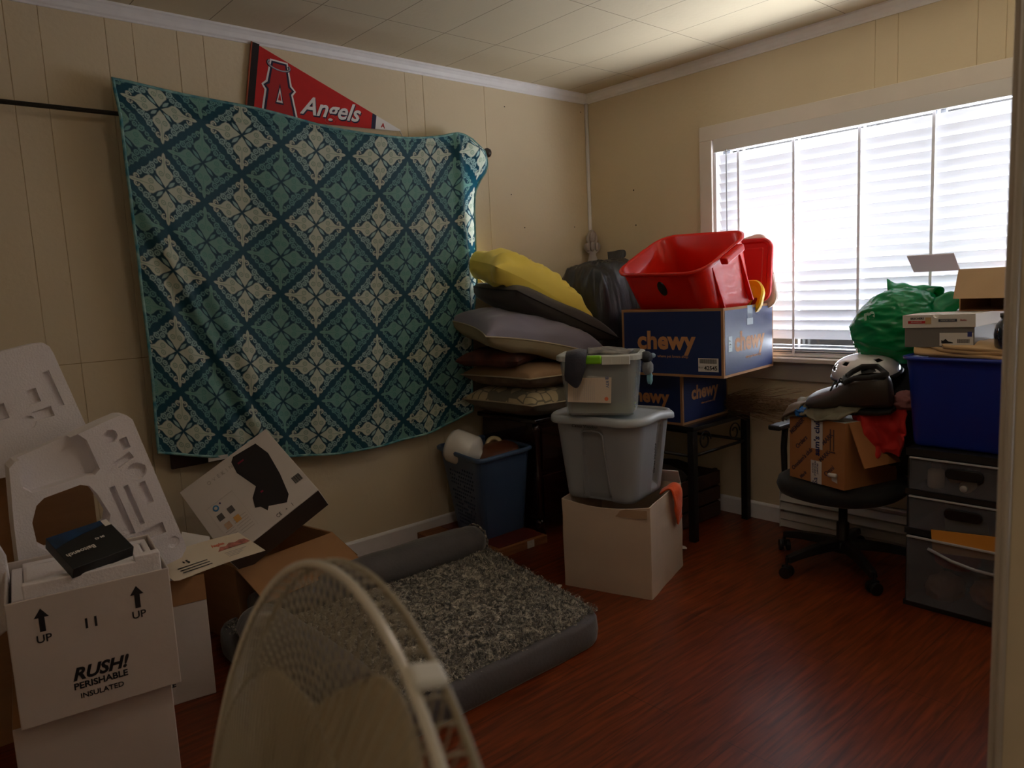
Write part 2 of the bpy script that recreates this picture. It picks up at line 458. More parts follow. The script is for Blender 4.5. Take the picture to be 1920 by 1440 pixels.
# blinds
bl = thing('window_blind', 'white two-inch slatted blind lowered over the right window', 'blind', (0.03, -1.95, 0.865))
SLAT = mat('white_blind_slat', (236, 236, 240), 0.45, transl=0.12)
mb = MB(); zs = []
z = 1.885
while z > 0.93 - 0.865 + 0.865:
    zs.append(z); z -= 0.0478
for z in zs:
    pr_ = []
    for k in range(7):
        u = k / 6 - 0.5; pr_.append((u * 0.050, 0.0035 * (1 - 4 * u * u)))
    a = R(-66)
    pts = [(x * math.cos(a) - h * math.sin(a), x * math.sin(a) + h * math.cos(a)) for x, h in pr_]
    pts2 = [(x + 0.0022 * math.sin(a), h - 0.0022 * math.cos(a)) for x, h in pts[::-1]]
    poly = pts + pts2; k = len(poly)
    vs = [(p[0], y, p[1] + z - 0.865) for y in (-1.04, 1.045) for p in poly]
    mb.add(vs, [(i, (i + 1) % k, k + (i + 1) % k, k + i) for i in range(k)] + [tuple(range(k)), tuple(range(k, 2 * k))])
mb.build('slats', SLAT, bl)
mb = MB()
for k, z in enumerate((0.905, 0.894, 0.884)): mb.b2((-0.025, -1.04, z - 0.865), (0.025, 1.045, z - 0.865 + 0.004))
mb.build('stacked_slats', SLAT, bl)
MB().b2((-0.026, -1.04, 0.003), (0.026, 1.045, 0.017)).build('bottom_rail', SLAT, bl, bevel=0.003)
MB().b2((-0.052, -1.045, 1.052), (-0.044, 1.05, 1.12)).build('valance', mat('valance_white', (214, 210, 210), 0.5), bl, bevel=0.002)
MB().b2((-0.03, -1.04, 1.075), (0.03, 1.045, 1.115)).build('headrail', SLAT, bl)
for y in (-1.029, -1.328, -1.641, -1.948, -2.25, -2.6):
    mb = MB()
    for dx in (-0.028, 0.028): mb.b2((dx - 0.0008, y + 1.95 - 0.006, 0.01), (dx + 0.0008, y + 1.95 + 0.006, 1.08))
    mb.build('ladder_tape', SLAT, bl)
MB().tube([(-0.055, 0.972, 1.06), (-0.055, 0.972, 0.20)], 0.003, 6).build('tilt_wand', mat('grey_wand', (150, 152, 156), 0.4), bl)

# window behind the blanket
w2 = struct(thing('window_2', None, None))
x0, x1, z0, z1 = W2
mb = MB(); mb.b2((x0 - 0.06, -0.015, z1), (x1 - 0.02, 0, z1 + 0.045)).b2((x0 - 0.06, -0.015, z0 - 0.06), (x0, 0, z1))
mb.build('casing', TRIM, w2, bevel=0.003)
mb = MB(); mb.b2((x0, 0.06, z0), (x1, 0.08, z0 + 0.03)).b2((x0, 0.06, z1 - 0.03), (x1, 0.08, z1)).b2((-1.8, 0.06, z0), (-1.77, 0.08, z1))
mb.build('sash', TRIM, w2)
MB().b2((x0, 0.068, z0), (x1, 0.072, z1)).build('pane', GL, w2)
pn = tag(MB().b2((-2.58, -0.035, 0.612), (-1.035, -0.018, 1.985)).build('brown_board', BROWNM, bevel=0.003),
         'dark brown wooden board, only its bottom edge showing below the teal blanket', 'board')

# baseboard heater under the right window
ht = thing('baseboard_heater', 'white louvred heater along the floor under the right window', 'heater', (0, -1.285, 0))
HM = mat('heater_white', (206, 202, 198), 0.45, var=0.06)
mb = MB(); mb.b2((-0.02, -1.2, 0), (-0.002, 0, 0.19)).b2((-0.05, -1.2, 0.178), (-0.002, 0, 0.19)); mb.build('back_plate', HM, ht)
mb = MB()
for z, a in ((0.155, 20), (0.11, 20), (0.062, 8), (0.022, 0)):
    mb.box((0, -0.6, 0), (0.004, 1.2, 0.036), TM((-0.052, 0, z), ry=a))
mb.build('louvres', HM, ht)
for y_ in (-0.004, -1.2): MB().b2((-0.058, y_, 0), (-0.002, y_ + 0.004, 0.19)).build('end_cap', HM, ht)

# ceiling lamp in the middle of the room (above the frame)
cl = thing('ceiling_lamp', 'round frosted flush-mount lamp on the ceiling in mid room', 'lamp', (-2.35, -2.15, 2.4))
MB().lathe([(0.16, -0.02), (0.16, 0)], 32).build('base_plate', TRIM, cl, smooth=False)
LM = bpy.data.materials.new('lamp_glow'); LM.use_nodes = True
b = LM.node_tree.nodes['Principled BSDF']; b.inputs['Emission Color'].default_value = (1, 0.86, 0.72, 1); b.inputs['Emission Strength'].default_value = 9.0
MB().lathe([(0.15, -0.02), (0.145, -0.05), (0.11, -0.08), (0.06, -0.095), (0.005, -0.1)], 32).build('shade', LM, cl, smooth=True)

# ------------------------------------------------------------------ curtain rod
rod = thing('curtain_rod', 'black metal curtain rod across the back wall, running behind the teal blanket', 'curtain rod', (-2.155, -0.08, 1.985))
MB().tube([(-1.2, 0, 0), (1.255, 0, 0)], 0.0085, 12).build('rod', BLKM, rod, smooth=True)
MB().lathe([(0.008, -0.012), (0.010, -0.006), (0.008, 0), (0.020, 0.010), (0.025, 0.024), (0.022, 0.038), (0.008, 0.048), (0.002, 0.052)], 20, TM((1.262, 0, 0), ry=90)).build('finial', mat('dark_brown_finial', (48, 34, 30), 0.35), rod, smooth=True)
for x in (-1.0, 1.13):
    MB().tube([(x, 0.078, -0.01), (x, 0.01, -0.012), (x, 0, -0.006)], 0.006, 8).box((x, 0.076, -0.01), (0.02, 0.006, 0.06)).build('bracket', BLKM, rod, smooth=False)

# ------------------------------------------------------------------ teal blanket
def motif(a, b):
    """ornate medallion in the folded quadrant, a,b >= 0 in units of the half diagonal; returns lobe, ring, scroll masks"""
    t = np.maximum(a, b); w = np.minimum(a, b)
    def sm(d, e=0.014): return np.clip(0.5 - d / e, 0, 1)
    def interp(t): return np.interp(t, [0.0, 0.05, 0.14, 0.22, 0.32, 0.40, 0.48, 0.56, 0.63, 0.70, 0.78, 0.86, 0.92], [-0.02, 0.005, 0.07, 0.115, 0.205, 0.220, 0.165, 0.075, 0.045, 0.04, 0.05, 0.03, -0.02])
    lobe = sm(w - interp(t))
    def ring(ct, cw, r, th): return sm(np.abs(np.hypot(t - ct, w - cw) - r) - th)
    def disc(ct, cw, r): return sm(np.hypot(t - ct, w - cw) - r)
    curl = np.maximum(ring(0.70, 0.088, 0.055, 0.017) * (1 - disc(0.66, 0.03, 0.045)), disc(0.71, 0.088, 0.020))
    inner = np.maximum(ring(0.355, 0.085, 0.052, 0.012), disc(0.355, 0.085, 0.018))
    inner = np.maximum(inner, sm(w - 0.008) * (t > 0.38) * (t < 0.80))
    sc = ring(0.49, 0.30, 0.062, 0.017)
    sc = np.maximum(sc, disc(0.49, 0.30, 0.024))
    sc = np.maximum(sc, ring(0.62, 0.205, 0.040, 0.014)); sc = np.maximum(sc, ring(0.34, 0.34, 0.050, 0.016))
    sc = np.maximum(sc, disc(0.335, 0.335, 0.02)); sc = np.maximum(sc, disc(0.55, 0.345, 0.018)); sc = np.maximum(sc, ring(0.41, 0.245, 0.02, 0.012))
    sc = np.maximum(sc, disc(0.66, 0.20, 0.016)); sc = np.maximum(sc, disc(0.44, 0.40, 0.02))
    # thin vine hugging the diamond edge
    e = t + w
    sc = np.maximum(sc, sm(np.abs(e - 0.845 + 0.018 * np.sin(w * 60)) - 0.008) * (w > 0.10))
    sc = sc * (1 - np.clip(lobe + curl, 0, 1))
    return lobe, curl, inner * lobe, sc

CC = {(0, 0): (-2.499, 2.009), (0, 1): (-2.53, 1.714), (0, 3): (-2.519, 1.092), (0, 4): (-2.545, .771), (1, 0): (-2.191, 1.956), (1, 1): (-2.216, 1.639), (1, 2): (-2.242, 1.325), (1, 3): (-2.252, 1.0), (2, 0): (-1.872, 1.891), (2, 1): (-1.9, 1.581), (2, 2): (-1.921, 1.286), (2, 3): (-1.938, .972), (2, 4): (-1.956, .667), (3, 0): (-1.552, 1.909), (3, 1): (-1.586, 1.586), (3, 2): (-1.605, 1.265), (3, 3): (-1.631, .94), (3, 4): (-1.653, .637), (4, 0): (-1.249, 1.932), (4, 1): (-1.283, 1.598), (4, 2): (-1.3, 1.273), (4, 3): (-1.326, .972), (4, 4): (-1.346, .666)}
def feat(x, z):
    x = (x + 1.85) / 0.8; z = (z - 1.3) / 0.7
    return np.stack([np.ones_like(x), x, z, x * x, x * z, z * z, x ** 3, x * x * z, x * z * z], -1)
ks = np.array(list(CC.keys()), float); ps = np.array(list(CC.values()))
coef, _, _, _ = np.linalg.lstsq(feat(ps[:, 0], ps[:, 1]), ks, rcond=None)

def blanket():
    NU, NV = 760, 720
    def curve(pts, n):
        return np.array([list(spline([(p[0], p[1], 0) for p in pts], k / n))[:2] for k in range(n + 1)])
    def curve_s(pts, params, n):
        xs = np.linspace(0, 1, n + 1); pts = np.array(pts)
        # smooth interpolation of points given at params
        k = np.interp(xs, params, np.arange(len(params)) / (len(params) - 1))
        return np.array([list(spline([(p[0], p[1], 0) for p in pts], q))[:2] for q in k])
    top = curve_s([(-2.652, 2.108), (-2.2, 2.068), (-1.729, 2.014), (-1.449, 2.002), (-1.20, 2.034), (-1.065, 2.062), (-0.99, 2.045), (-0.945, 1.975)], [0, .27, .545, .71, .85, .925, .97, 1.0], NU)
    bot = curve_s([(-2.636, .699), (-2.326, .623), (-1.858, .554), (-1.442, .558), (-1.21, .59), (-1.08, .64)], [0, .2, .5, .77, .92, 1.0], NU)
    left = curve_s([(-2.652, 2.108), (-2.650, 1.815), (-2.640, 1.383), (-2.632, 1.015), (-2.636, .699)], [0, .21, .52, .78, 1], NV)
    right = curve_s([(-0.945, 1.975), (-0.922, 1.90), (-0.975, 1.79), (-0.985, 1.5), (-0.991, 1.282), (-1.075, .84), (-1.08, .64)], [0, .06, .13, .35, .52, .85, 1], NV)
    s = np.linspace(0, 1, NU + 1)[None, :, None]; t = np.linspace(0, 1, NV + 1)[:, None, None]
    P = (1 - t) * top[None] + t * bot[None] + (1 - s) * left[:, None] + s * right[:, None] - ((1 - s) * (1 - t) * top[0] + s * (1 - t) * top[-1] + (1 - s) * t * bot[0] + s * t * bot[-1])
    X = P[..., 0]; Z = P[..., 1]; S = np.broadcast_to(s[..., 0], X.shape); Tt = np.broadcast_to(t[..., 0], X.shape)
    # lattice coordinates (the print) and colour
    f = feat(X.ravel(), Z.ravel()) @ coef; I = f[:, 0]; J = f[:, 1]
    d0 = np.abs(I - np.round(I)) + np.abs(J - np.round(J))
    green = d0 > 0.5
    sh = green * 0.5
    u = np.abs((I - sh) - np.round(I - sh)) * 2; v = np.abs((J - sh) - np.round(J - sh)) * 2
    lobe, curl, inner, sc = motif(u, v)
    bg = np.array([s2l(8), s2l(78), s2l(100)]); bgi = np.array([s2l(7), s2l(66), s2l(88)])
    cream = np.array([s2l(214), s2l(222), s2l(208)]); grn = np.array([s2l(124), s2l(172), s2l(166)])
    mid = np.array([s2l(168), s2l(204), s2l(206)]); midg = np.array([s2l(112), s2l(166), s2l(170)])
    inn = np.array([s2l(150), s2l(180), s2l(160)]); inng = np.array([s2l(98), s2l(158), s2l(150)])
    e = (u + v)[:, None]
    Cc = np.where(e < 0.9, bgi, bg)
    g = green[:, None]
    def mixc(C, m_, c): return C * (1 - m_[:, None]) + c * m_[:, None]
    pp = (np.maximum(u, v) + np.minimum(u, v)) / 2; qq = np.maximum(u, v) - np.minimum(u, v)
    leaf = np.clip((0.030 * np.sin(np.clip((pp - 0.07) / 0.19, 0, 1) * PI) - qq / 2) / 0.006, 0, 1)
    sc = np.maximum(sc, leaf)
    Cc = mixc(Cc, sc, np.where(g, midg, mid)); Cc = mixc(Cc, np.clip(lobe + curl, 0, 1), np.where(g, grn, cream)); Cc = mixc(Cc, inner, np.where(g, inng, inn))
    # depth off the wall: stretched over the rod, falling back below, with folds
    Y = -0.118 - 0.008 * np.sin(X * 7.0 + 1.0)
    Y = np.where(Z > 1.99, -0.118 + (Z - 1.99) * 0.35, Y)
    Y = Y + np.clip((1.9 - Z) / 1.3, 0, 1) * 0.035
    L1 = (X + 2.60) + (Z - 1.60) * 0.41
    for c, wd, am in ((0.0, 0.032, 0.036), (0.095, 0.045, 0.022), (-0.09, 0.04, 0.014)):
        Y = Y - am * np.exp(-((L1 - c) / wd) ** 2) * np.clip((1.75 - Z) / 0.3, 0, 1)
    Y = Y - 0.012 * np.sin((X + 0.25 * Z) * 11) * np.clip(1 - Tt, 0.15, 1) - 0.008 * np.sin(X * 23 + Z * 3) * Tt
    cx = -1.075 - 0.015 * np.sin(Z * 4)     # crease near the right end, strip behind folds back to the wall
    k = np.clip((X - cx) / 0.11, 0, 1)
    Y = Y - 0.020 * np.exp(-((X - cx) / 0.022) ** 2) + k * 0.030
    bul = np.exp(-((X + 0.98) / 0.07) ** 2 - ((Z - 1.93) / 0.10) ** 2)
    Y = Y - 0.075 * bul
    Y = Y + 0.006 * np.sin(Z * 9 + X * 14) * Tt
    V = np.stack([X, Y, Z], -1).reshape(-1, 3)
    idx = np.arange((NU + 1) * (NV + 1)).reshape(NV + 1, NU + 1)
    q = np.stack([idx[:-1, :-1], idx[1:, :-1], idx[1:, 1:], idx[:-1, 1:]], -1).reshape(-1, 4)
    me = bpy.data.meshes.new('blanket'); me.vertices.add(len(V)); me.vertices.foreach_set('co', V.ravel().astype(np.float32))
    me.loops.add(q.size); me.loops.foreach_set('vertex_index', q.ravel().astype(np.int32))
    me.polygons.add(len(q)); me.polygons.foreach_set('loop_start', np.arange(0, q.size, 4, dtype=np.int32))
    me.update(calc_edges=True); me.validate()
    ca = me.color_attributes.new('print', 'FLOAT_COLOR', 'POINT')
    ca.data.foreach_set('color', np.concatenate([Cc, np.ones((len(Cc), 1))], 1).ravel().astype(np.float32))
    me.shade_smooth()
    M = mat('printed_plush', (20, 90, 110), 0.55, sheen=0.5, bump=0.15, bscale=220, transl=0.30)
    nt = M.node_tree; at = nt.nodes.new('ShaderNodeVertexColor'); at.layer_name = 'print'
    nt.links.new(at.outputs[0], nt.nodes['Principled BSDF'].inputs['Base Color'])
    nt.links.new(at.outputs[0], [n for n in nt.nodes if n.type == 'BSDF_TRANSLUCENT'][0].inputs[0])
    me.materials.append(M)
    root = thing('blanket', 'large teal plush blanket printed with cream medallion diamonds, hung over the curtain rod', 'blanket', (0, 0, 0))
    o = bpy.data.objects.new('cloth', me); COL.objects.link(o); o.parent = root
    Vg = V.reshape(NV + 1, NU + 1, 3)
    edge = [tuple(p) for p in Vg[0, ::20]] + [tuple(p) for p in Vg[20::20, -1]] + [tuple(p) for p in Vg[-1, ::-20][1:]] + [tuple(p) for p in Vg[::-20, 0][1:-1]]
    MB().tube(edge, 0.006, 6, closed=True).build('hem', mat('teal_hem', (46, 122, 140), 0.7, rgb2=(150, 190, 184), vscale=26, bump=0.4, bscale=80), root, smooth=True)
    b_ = Vg[-1, 110]
    MB().b2((b_[0] - 0.03, b_[1] - 0.003, b_[2] - 0.016), (b_[0] + 0.05, b_[1] - 0.001, b_[2] + 0.002)).build('care_label', PAPER, root)
blanket()

# ------------------------------------------------------------------ pennant
pe = thing('pennant', 'red felt baseball pennant with white script and letter A, pinned above the blanket', 'pennant', M=frame((-2.085, -0.012, 2.197), (1, 0, -0.185), (0, 0, 1)))
RED = mat('red_felt', (196, 34, 34), 0.85, sheen=0.3, var=0.08, vscale=30)
NAVY = mat('navy_print', (24, 22, 60), 0.7); WHT = mat('white_print', (230, 226, 228), 0.7); DRED = mat('dark_red_print', (166, 20, 26), 0.7)
GRY = mat('silver_print', (160, 160, 172), 0.7)
# local frame: x to the right, y up; flag body tapers to the tip on the right
def edge_y(x, s): return (0.155 - x * 0.205) if s > 0 else (-0.155 + x * 0.205)
MB().prism([(0.0, 0.155), (0.60, edge_y(0.60, 1)), (0.60, edge_y(0.60, -1)), (0.0, -0.155)], 0, 0.003).build('felt_body', RED, pe)
MB().prism([(0.60, edge_y(0.60, 1)), (0.74, 0.003), (0.74, -0.003), (0.60, edge_y(0.60, -1))], 0, 0.003).build('felt_tip', WHT, pe)
decal([(0.578, edge_y(0.578, 1)), (0.60, edge_y(0.60, 1)), (0.60, edge_y(0.60, -1)), (0.578, edge_y(0.578, -1))], TM((0, 0, 0.003)), NAVY, pe, 'stripe')
decal(rectp(-0.018, -0.155, 0.014, 0.157), TM((0, 0, 0.0)), mat('black_felt', (40, 30, 32), 0.9), pe, 'header_strip', th=0.005)
decal(rectp(-0.022, -0.155, -0.016, 0.157), TM((0, 0, 0.0)), mat('orange_piping', (150, 70, 40), 0.8), pe, 'piping', th=0.006)
def Alogo(sc, M, par):
    def P(k, pts): return [(x * k, y * k) for x, y in pts]
    outer = [(-0.085, -0.16), (-0.072, -0.14), (-0.050, 0.02), (-0.064, 0.035), (-0.046, 0.048), (-0.030, 0.14), (0.030, 0.14), (0.046, 0.048), (0.064, 0.035), (0.050, 0.02), (0.088, -0.14), (0.10, -0.16)]
    def grow(pts, g):
        n = len(pts); out = []
        for i in range(n):
            a = Vector((*pts[i - 1], 0)); b_ = Vector((*pts[i], 0)); c = Vector((*pts[(i + 1) % n], 0))
            d1 = (b_ - a).normalized(); d2 = (c - b_).normalized(); nn = Vector((-(d1 + d2).y, (d1 + d2).x, 0))
            nn = nn.normalized() if nn.length > 1e-5 else Vector((-d1.y, d1.x, 0))
            out.append((b_.x + nn.x * g, b_.y + nn.y * g))
        return out
    for nm, g, mt, z in (('logo_outline', 0.016, WHT, 0.0), ('logo_border', 0.007, NAVY, 0.0006), ('logo_letter', -0.004, DRED, 0.0012)):
        decal([(x * sc, y * sc) for x, y in grow(outer, g)], M, mt, par, nm, z=z)
    for nm, k, mt, z in (('logo_counter_border', 1.0, NAVY, 0.0018), ('logo_counter', 0.72, WHT, 0.0024), ('logo_counter_fill', 0.4, RED, 0.0030)):
        tri = [(-0.018, -0.035), (0.022, -0.035), (0.004, 0.055)]; cx_, cy_ = 0.003, -0.008
        decal([((cx_ + (x - cx_) * k) * sc, (cy_ + (y - cy_) * k) * sc) for x, y in tri], M, mt, par, nm, z=z)
        q = [(-0.034, -0.16), (-0.028, -0.085), (0.030, -0.085), (0.040, -0.16)]
        if k > 0.5: decal([((0.003 + (x - 0.003) * k) * sc, (-0.16 + (y + 0.16) * k) * sc) for x, y in q], M, mt, par, nm, z=z)
    hal = [(0.040 * math.cos(a) * sc, (0.142 + 0.020 * math.sin(a)) * sc, 0.003) for a in np.linspace(R(120), R(430), 20)]
Alogo(0.98, TM((0.118, -0.030, 0.0035), rz=5), pe)
for nm, r_, mt, z in (('halo_border', 0.007, NAVY, 0.004), ('halo', 0.0035, GRY, 0.007)):
    pts = [(0.105 + 0.050 * math.cos(a), 0.098 + 0.020 * math.sin(a), z) for a in np.linspace(R(150), R(390), 18)]
    MB().tube([(p[0], p[1], 0) for p in pts], r_ * 0.9, 6, M=TM((0, 0, z)) @ Matrix.Diagonal((1, 1, 0.3, 1))).build(nm, mt, pe, smooth=True)
text('Angels', 0.108, TM((0.364, -0.021, 0.0038), rz=9), NAVY, pe, 'lettering_shadow', shear=0.45, off=0.0028)
text('Angels', 0.108, TM((0.360, -0.016, 0.0048), rz=9), WHT, pe, 'lettering', shear=0.45, off=0.002)
text('A', 0.03, TM((0.64, -0.006, 0.0035)), DRED, pe, 'tip_letter', off=0.001)
MB().tube([(0.735, -0.002, 0.002), (0.76, -0.030, 0.002), (0.775, -0.050, 0.0)], 0.003, 6).build('tie_cord', WHT, pe, smooth=True)

# ================================================================== LEFT CORNER
def carton(par, w, d, h, mt, t=0.004, bottom=True, z0=0.0, name='body'):
    mb = MB()
    mb.b2((-w / 2, -d / 2, z0), (w / 2, -d / 2 + t, z0 + h)).b2((-w / 2, d / 2 - t, z0), (w / 2, d / 2, z0 + h))
    mb.b2((-w / 2, -d / 2 + t, z0), (-w / 2 + t, d / 2 - t, z0 + h)).b2((w / 2 - t, -d / 2 + t, z0), (w / 2, d / 2 - t, z0 + h))
    if bottom: mb.b2((-w / 2 + t, -d / 2 + t, z0), (w / 2 - t, d / 2 - t, z0 + t))
    return mb.build(name, mt, par)
def flap(par, side, w, d, h, L, ang, mt, t=0.004, name='flap', trim=0.0):
    """flap hinged on the top edge; ang 0 = folded shut, 90 = standing, 180 = folded out level"""
    if side in 'fb':
        s = -1 if side == 'f' else 1
        M = TM((0, s * d / 2, h)) @ Matrix.Rotation(R(-s * (180 - ang) if s > 0 else (180 - ang)), 4, 'X')
        return MB().b2((-w / 2 + trim, 0 if s > 0 else -L, -t / 2), (w / 2 - trim, L if s > 0 else 0, t / 2)).build(name, mt, par, M=TM((0, s * d / 2, h)) @ Matrix.Rotation(R(s * (180 - ang)), 4, 'X'))
    s = -1 if side == 'l' else 1
    return MB().b2((0 if s > 0 else -L, -d / 2 + trim, -t / 2), (L if s > 0 else 0, d / 2 - trim, t / 2)).build(name, mt, par, M=TM((s * w / 2, 0, h)) @ Matrix.Rotation(R(-s * (180 - ang)), 4, 'Y'))

def up_arrow(M, par, s=1.0):
    decal([(x * s, y * s) for x, y in [(-0.006, -0.028), (0.006, -0.028), (0.006, 0.006), (0.015, 0.006), (0, 0.028), (-0.015, 0.006), (-0.006, 0.006)]], M, INK, par, 'printed_arrow')
    text('UP', 0.026 * s, M @ TM((0, -0.046 * s, 0)), INK, par, 'printed_up', off=0.0004)
def rush_print(par, y, cx=0.0, cz=-0.028, up=True):
    F = lambda x, z: frame((cx + x, y, cz + z), (1, 0, 0), (0, 0, 1))
    if up:
        up_arrow(F(-0.105, 0.280), par); up_arrow(F(0.095, 0.280), par)
        text('11', 0.034, F(-0.008, 0.244), INK, par, 'printed_number', off=0.0009, spacing=1.15)
    text('RUSH!', 0.042, F(-0.002, 0.125), INK, par, 'printed_rush', shear=0.3, off=0.0016)
    text('PERISHABLE', 0.022, F(-0.002, 0.096), INK, par, 'printed_perishable', off=0.0006)
    text('INSULATED', 0.018, F(-0.002, 0.070), INK, par, 'printed_insulated', off=0.0003)
    for i in range(5):
        for j in range(5):
            pass

def white_box(label, loc, rz, print_up=True, h=0.32, w=0.343, d=0.34):
    t = thing('shipping_box', label, 'box', loc, (0, 0, rz), 'white insulated shipping boxes')
    o = carton(t, w, d, h, CARDW, 0.005)
    q = o.modifiers.new('bevel', 'BEVEL'); q.width = 0.003; q.segments = 2
    if print_up is not None: rush_print(t, -d / 2 - 0.0004, up=print_up)
    return t
# stack of two at the near left
t = white_box('white insulated shipping box, lower one of the stack at the near left', (-3.116, -1.015, 0), -7.6, None, h=0.312)
MB().b2((-0.171, -0.169, 0.302), (0.171, 0.169, 0.312)).build('lid', CARD, t)
t = white_box('white shipping box printed UP, 11 and RUSH!, upper one of the near left stack', (-3.100, -1.040, 0.313), -7.6, True, h=0.307, w=0.345)
# foam liner rising above the rim
mb = MB()
mb.b2((-0.135, -0.158, 0.02), (0.145, -0.132, 0.338)).b2((-0.160, -0.158, 0.02), (-0.135, 0.158, 0.29)).b2((0.1, -0.158, 0.28), (0.158, -0.13, 0.350))
mb.b2((-0.135, 0.13, 0.02), (0.16, 0.158, 0.30)).b2((0.145, -0.13, 0.02), (0.16, 0.13, 0.30)).b2((-0.16, -0.158, 0.006), (0.16, 0.158, 0.02))
mb.build('foam_liner', FOAM, t, bevel=0.003)
MB().b2((-0.134, -0.130, 0.022), (0.143, 0.128, 0.30)).build('foam_lid', FOAM, t, bevel=0.008)
# second box, behind and to the right
t = white_box('white shipping box on the floor behind the near stack, its brown flap raised', (-2.866, -0.565, 0), -9.5, False, h=0.325, w=0.345)
flap(t, 'f', 0.345, 0.34, 0.325, 0.085, 90, CARD)

# black and blue flat product box lying on the liner
t = thing('product_box', 'flat black and blue product box lying tilted on the foam of the white stack', 'box', M=TM((-3.100, -1.125, 0.676), rx=26, ry=-3, rz=14) @ Matrix.Scale(0.86, 4))
BLU = mat('blue_print', (6, 62, 110), 0.45, rgb2=(4, 30, 50), vscale=14); BLKC = mat('black_card', (18, 19, 22), 0.4)
MB().b2((-0.085, -0.075, 0), (0.085, 0.075, 0.035)).build('carton', BLKC, t, bevel=0.001)
decal([(-0.085, 0.02), (-0.085, 0.075), (0.085, 0.075), (0.07, 0.055), (0.0, 0.045), (-0.06, 0.03)], TM((0, 0, 0.0352)), BLU, t, 'blue_panel')
decal(rectp(0.066, 0.045, 0.083, 0.073), TM((0, 0, 0.0358)), PAPER, t, 'label_sticker')
decal(rectp(-0.075, -0.0175, 0.075, -0.010), frame((0.0854, 0, 0.0175), (0, 1, 0), (0, 0, 1)), PAPER, t, 'label_strip')
text('Baitoench', 0.02, TM((-0.035, -0.018, 0.0356), rz=182), PAPER, t, 'printed_name', off=0.0002)
text('iM 43', 0.012, TM((0.03, 0.008, 0.0356), rz=182), PAPER, t, 'printed_detail', off=0.0002)

# moulded foam inserts leaning behind the boxes
def foam_piece(name, label, poly, y, th, cut, rx=0, bevel=0.006, group='moulded foam packing inserts'):
    """poly in (x, z); front face at y, thickness th backwards; cut = list of (poly, depth or None)"""
    cx = sum(p[0] for p in poly) / len(poly); z0 = min(p[1] for p in poly)
    F = frame((0, 0, 0), (1, 0, 0), (0, 0, 1))
    def ccw(q): return q if sum(q[i - 1][0] * q[i][1] - q[i][0] * q[i - 1][1] for i in range(len(q))) > 0 else q[::-1]
    poly = ccw(poly); cut = [(ccw(c), d_) for c, d_ in cut]
    P = [(a - cx, b - z0) for a, b in poly]
    o = MB().prism(P, -th, 0, F).build(name, FOAM)
    cutters = []
    for cp, dep in cut:
        c = MB().prism([(a - cx, b - z0) for a, b in cp], -(th + 0.02) if dep is None else -dep, 0.02, F).build('cut', FOAM); cutters.append(c)
    carve(o, cutters)
    q = o.modifiers.new('bevel', 'BEVEL'); q.width = bevel; q.segments = 3; q.limit_method = 'ANGLE'; q.angle_limit = R(35); q.use_clamp_overlap = True
    o.location = (cx, y, z0); o.rotation_euler = (R(rx), 0, 0)
    return tag(o, label, 'foam', group)
def rot_rect(cx, cz, w, h, a):
    c, s = math.cos(R(a)), math.sin(R(a))
    return [(cx + x * c - z * s, cz + x * s + z * c) for x, z in ((-w / 2, -h / 2), (w / 2, -h / 2), (w / 2, h / 2), (-w / 2, h / 2))]
def circ(cx, cz, r, n=14, sx=1.0): return [(cx + r * sx * math.cos(2 * PI * k / n), cz + r * math.sin(2 * PI * k / n)) for k in range(n)]
foam_piece('foam_insert', 'slab of white moulded foam standing at the left edge behind the foam tray',
    [(-3.30, 0.806), (-2.965, 0.806), (-2.960, 0.86), (-2.985, 0.945), (-3.040, 1.150), (-3.048, 1.170), (-3.062, 1.182), (-3.085, 1.182), (-3.26, 1.148), (-3.30, 1.135)], -0.63, 0.05,
    [(rot_rect(-3.052, 1.045, 0.018, 0.11, 15), 0.012), (rot_rect(-3.105, 1.03, 0.028, 0.042, 12), 0.014), (rot_rect(-3.188, 0.995, 0.03, 0.045, 12), 0.014),
     (rot_rect(-3.085, 0.975, 0.05, 0.03, 12), 0.012), (circ(-3.125, 0.955, 0.02), 0.008), (rot_rect(-3.21, 1.06, 0.02, 0.05, 12), 0.01)])
foam_piece('foam_insert', 'big white moulded foam tray with an open rectangular hole, behind the white stack',
    [(-3.215, 0.45), (-3.212, 0.70), (-3.205, 0.86), (-3.19, 0.875), (-3.005, 0.935), (-2.985, 0.942), (-2.922, 0.962), (-2.905, 0.960), (-2.890, 0.945), (-2.784, 0.545), (-2.780, 0.520), (-2.795, 0.495), (-2.90, 0.470), (-2.95, 0.45)], -0.80, 0.085,
    [([(-3.165, 0.632), (-3.170, 0.70), (-3.155, 0.745), (-3.135, 0.762), (-3.045, 0.780), (-3.022, 0.772), (-3.005, 0.745), (-2.977, 0.676), (-2.985, 0.650), (-3.010, 0.630), (-3.10, 0.604), (-3.14, 0.608)], None),
     ([(-3.180, 0.800), (-3.180, 0.880), (-3.035, 0.925), (-3.015, 0.905), (-2.990, 0.815), (-3.005, 0.800), (-3.03, 0.803), (-3.16, 0.782)], 0.045),
     (circ(-2.952, 0.905, 0.020, 10, 0.9), 0.02), (rot_rect(-2.918, 0.878, 0.022, 0.034, 15), 0.02), (rot_rect(-2.925, 0.83, 0.05, 0.022, 30), 0.014),
     (rot_rect(-2.945, 0.68, 0.016, 0.16, 15), 0.018), (rot_rect(-2.912, 0.69, 0.014, 0.13, 15), 0.018), (rot_rect(-2.875, 0.72, 0.018, 0.07, 15), 0.014),
     (circ(-2.895, 0.79, 0.026, 12, 1.1), 0.016), (rot_rect(-2.870, 0.595, 0.07, 0.035, 14), 0.014), (rot_rect(-2.915, 0.53, 0.09, 0.028, 14), 0.012), (circ(-2.815, 0.55, 0.018), 0.006)])
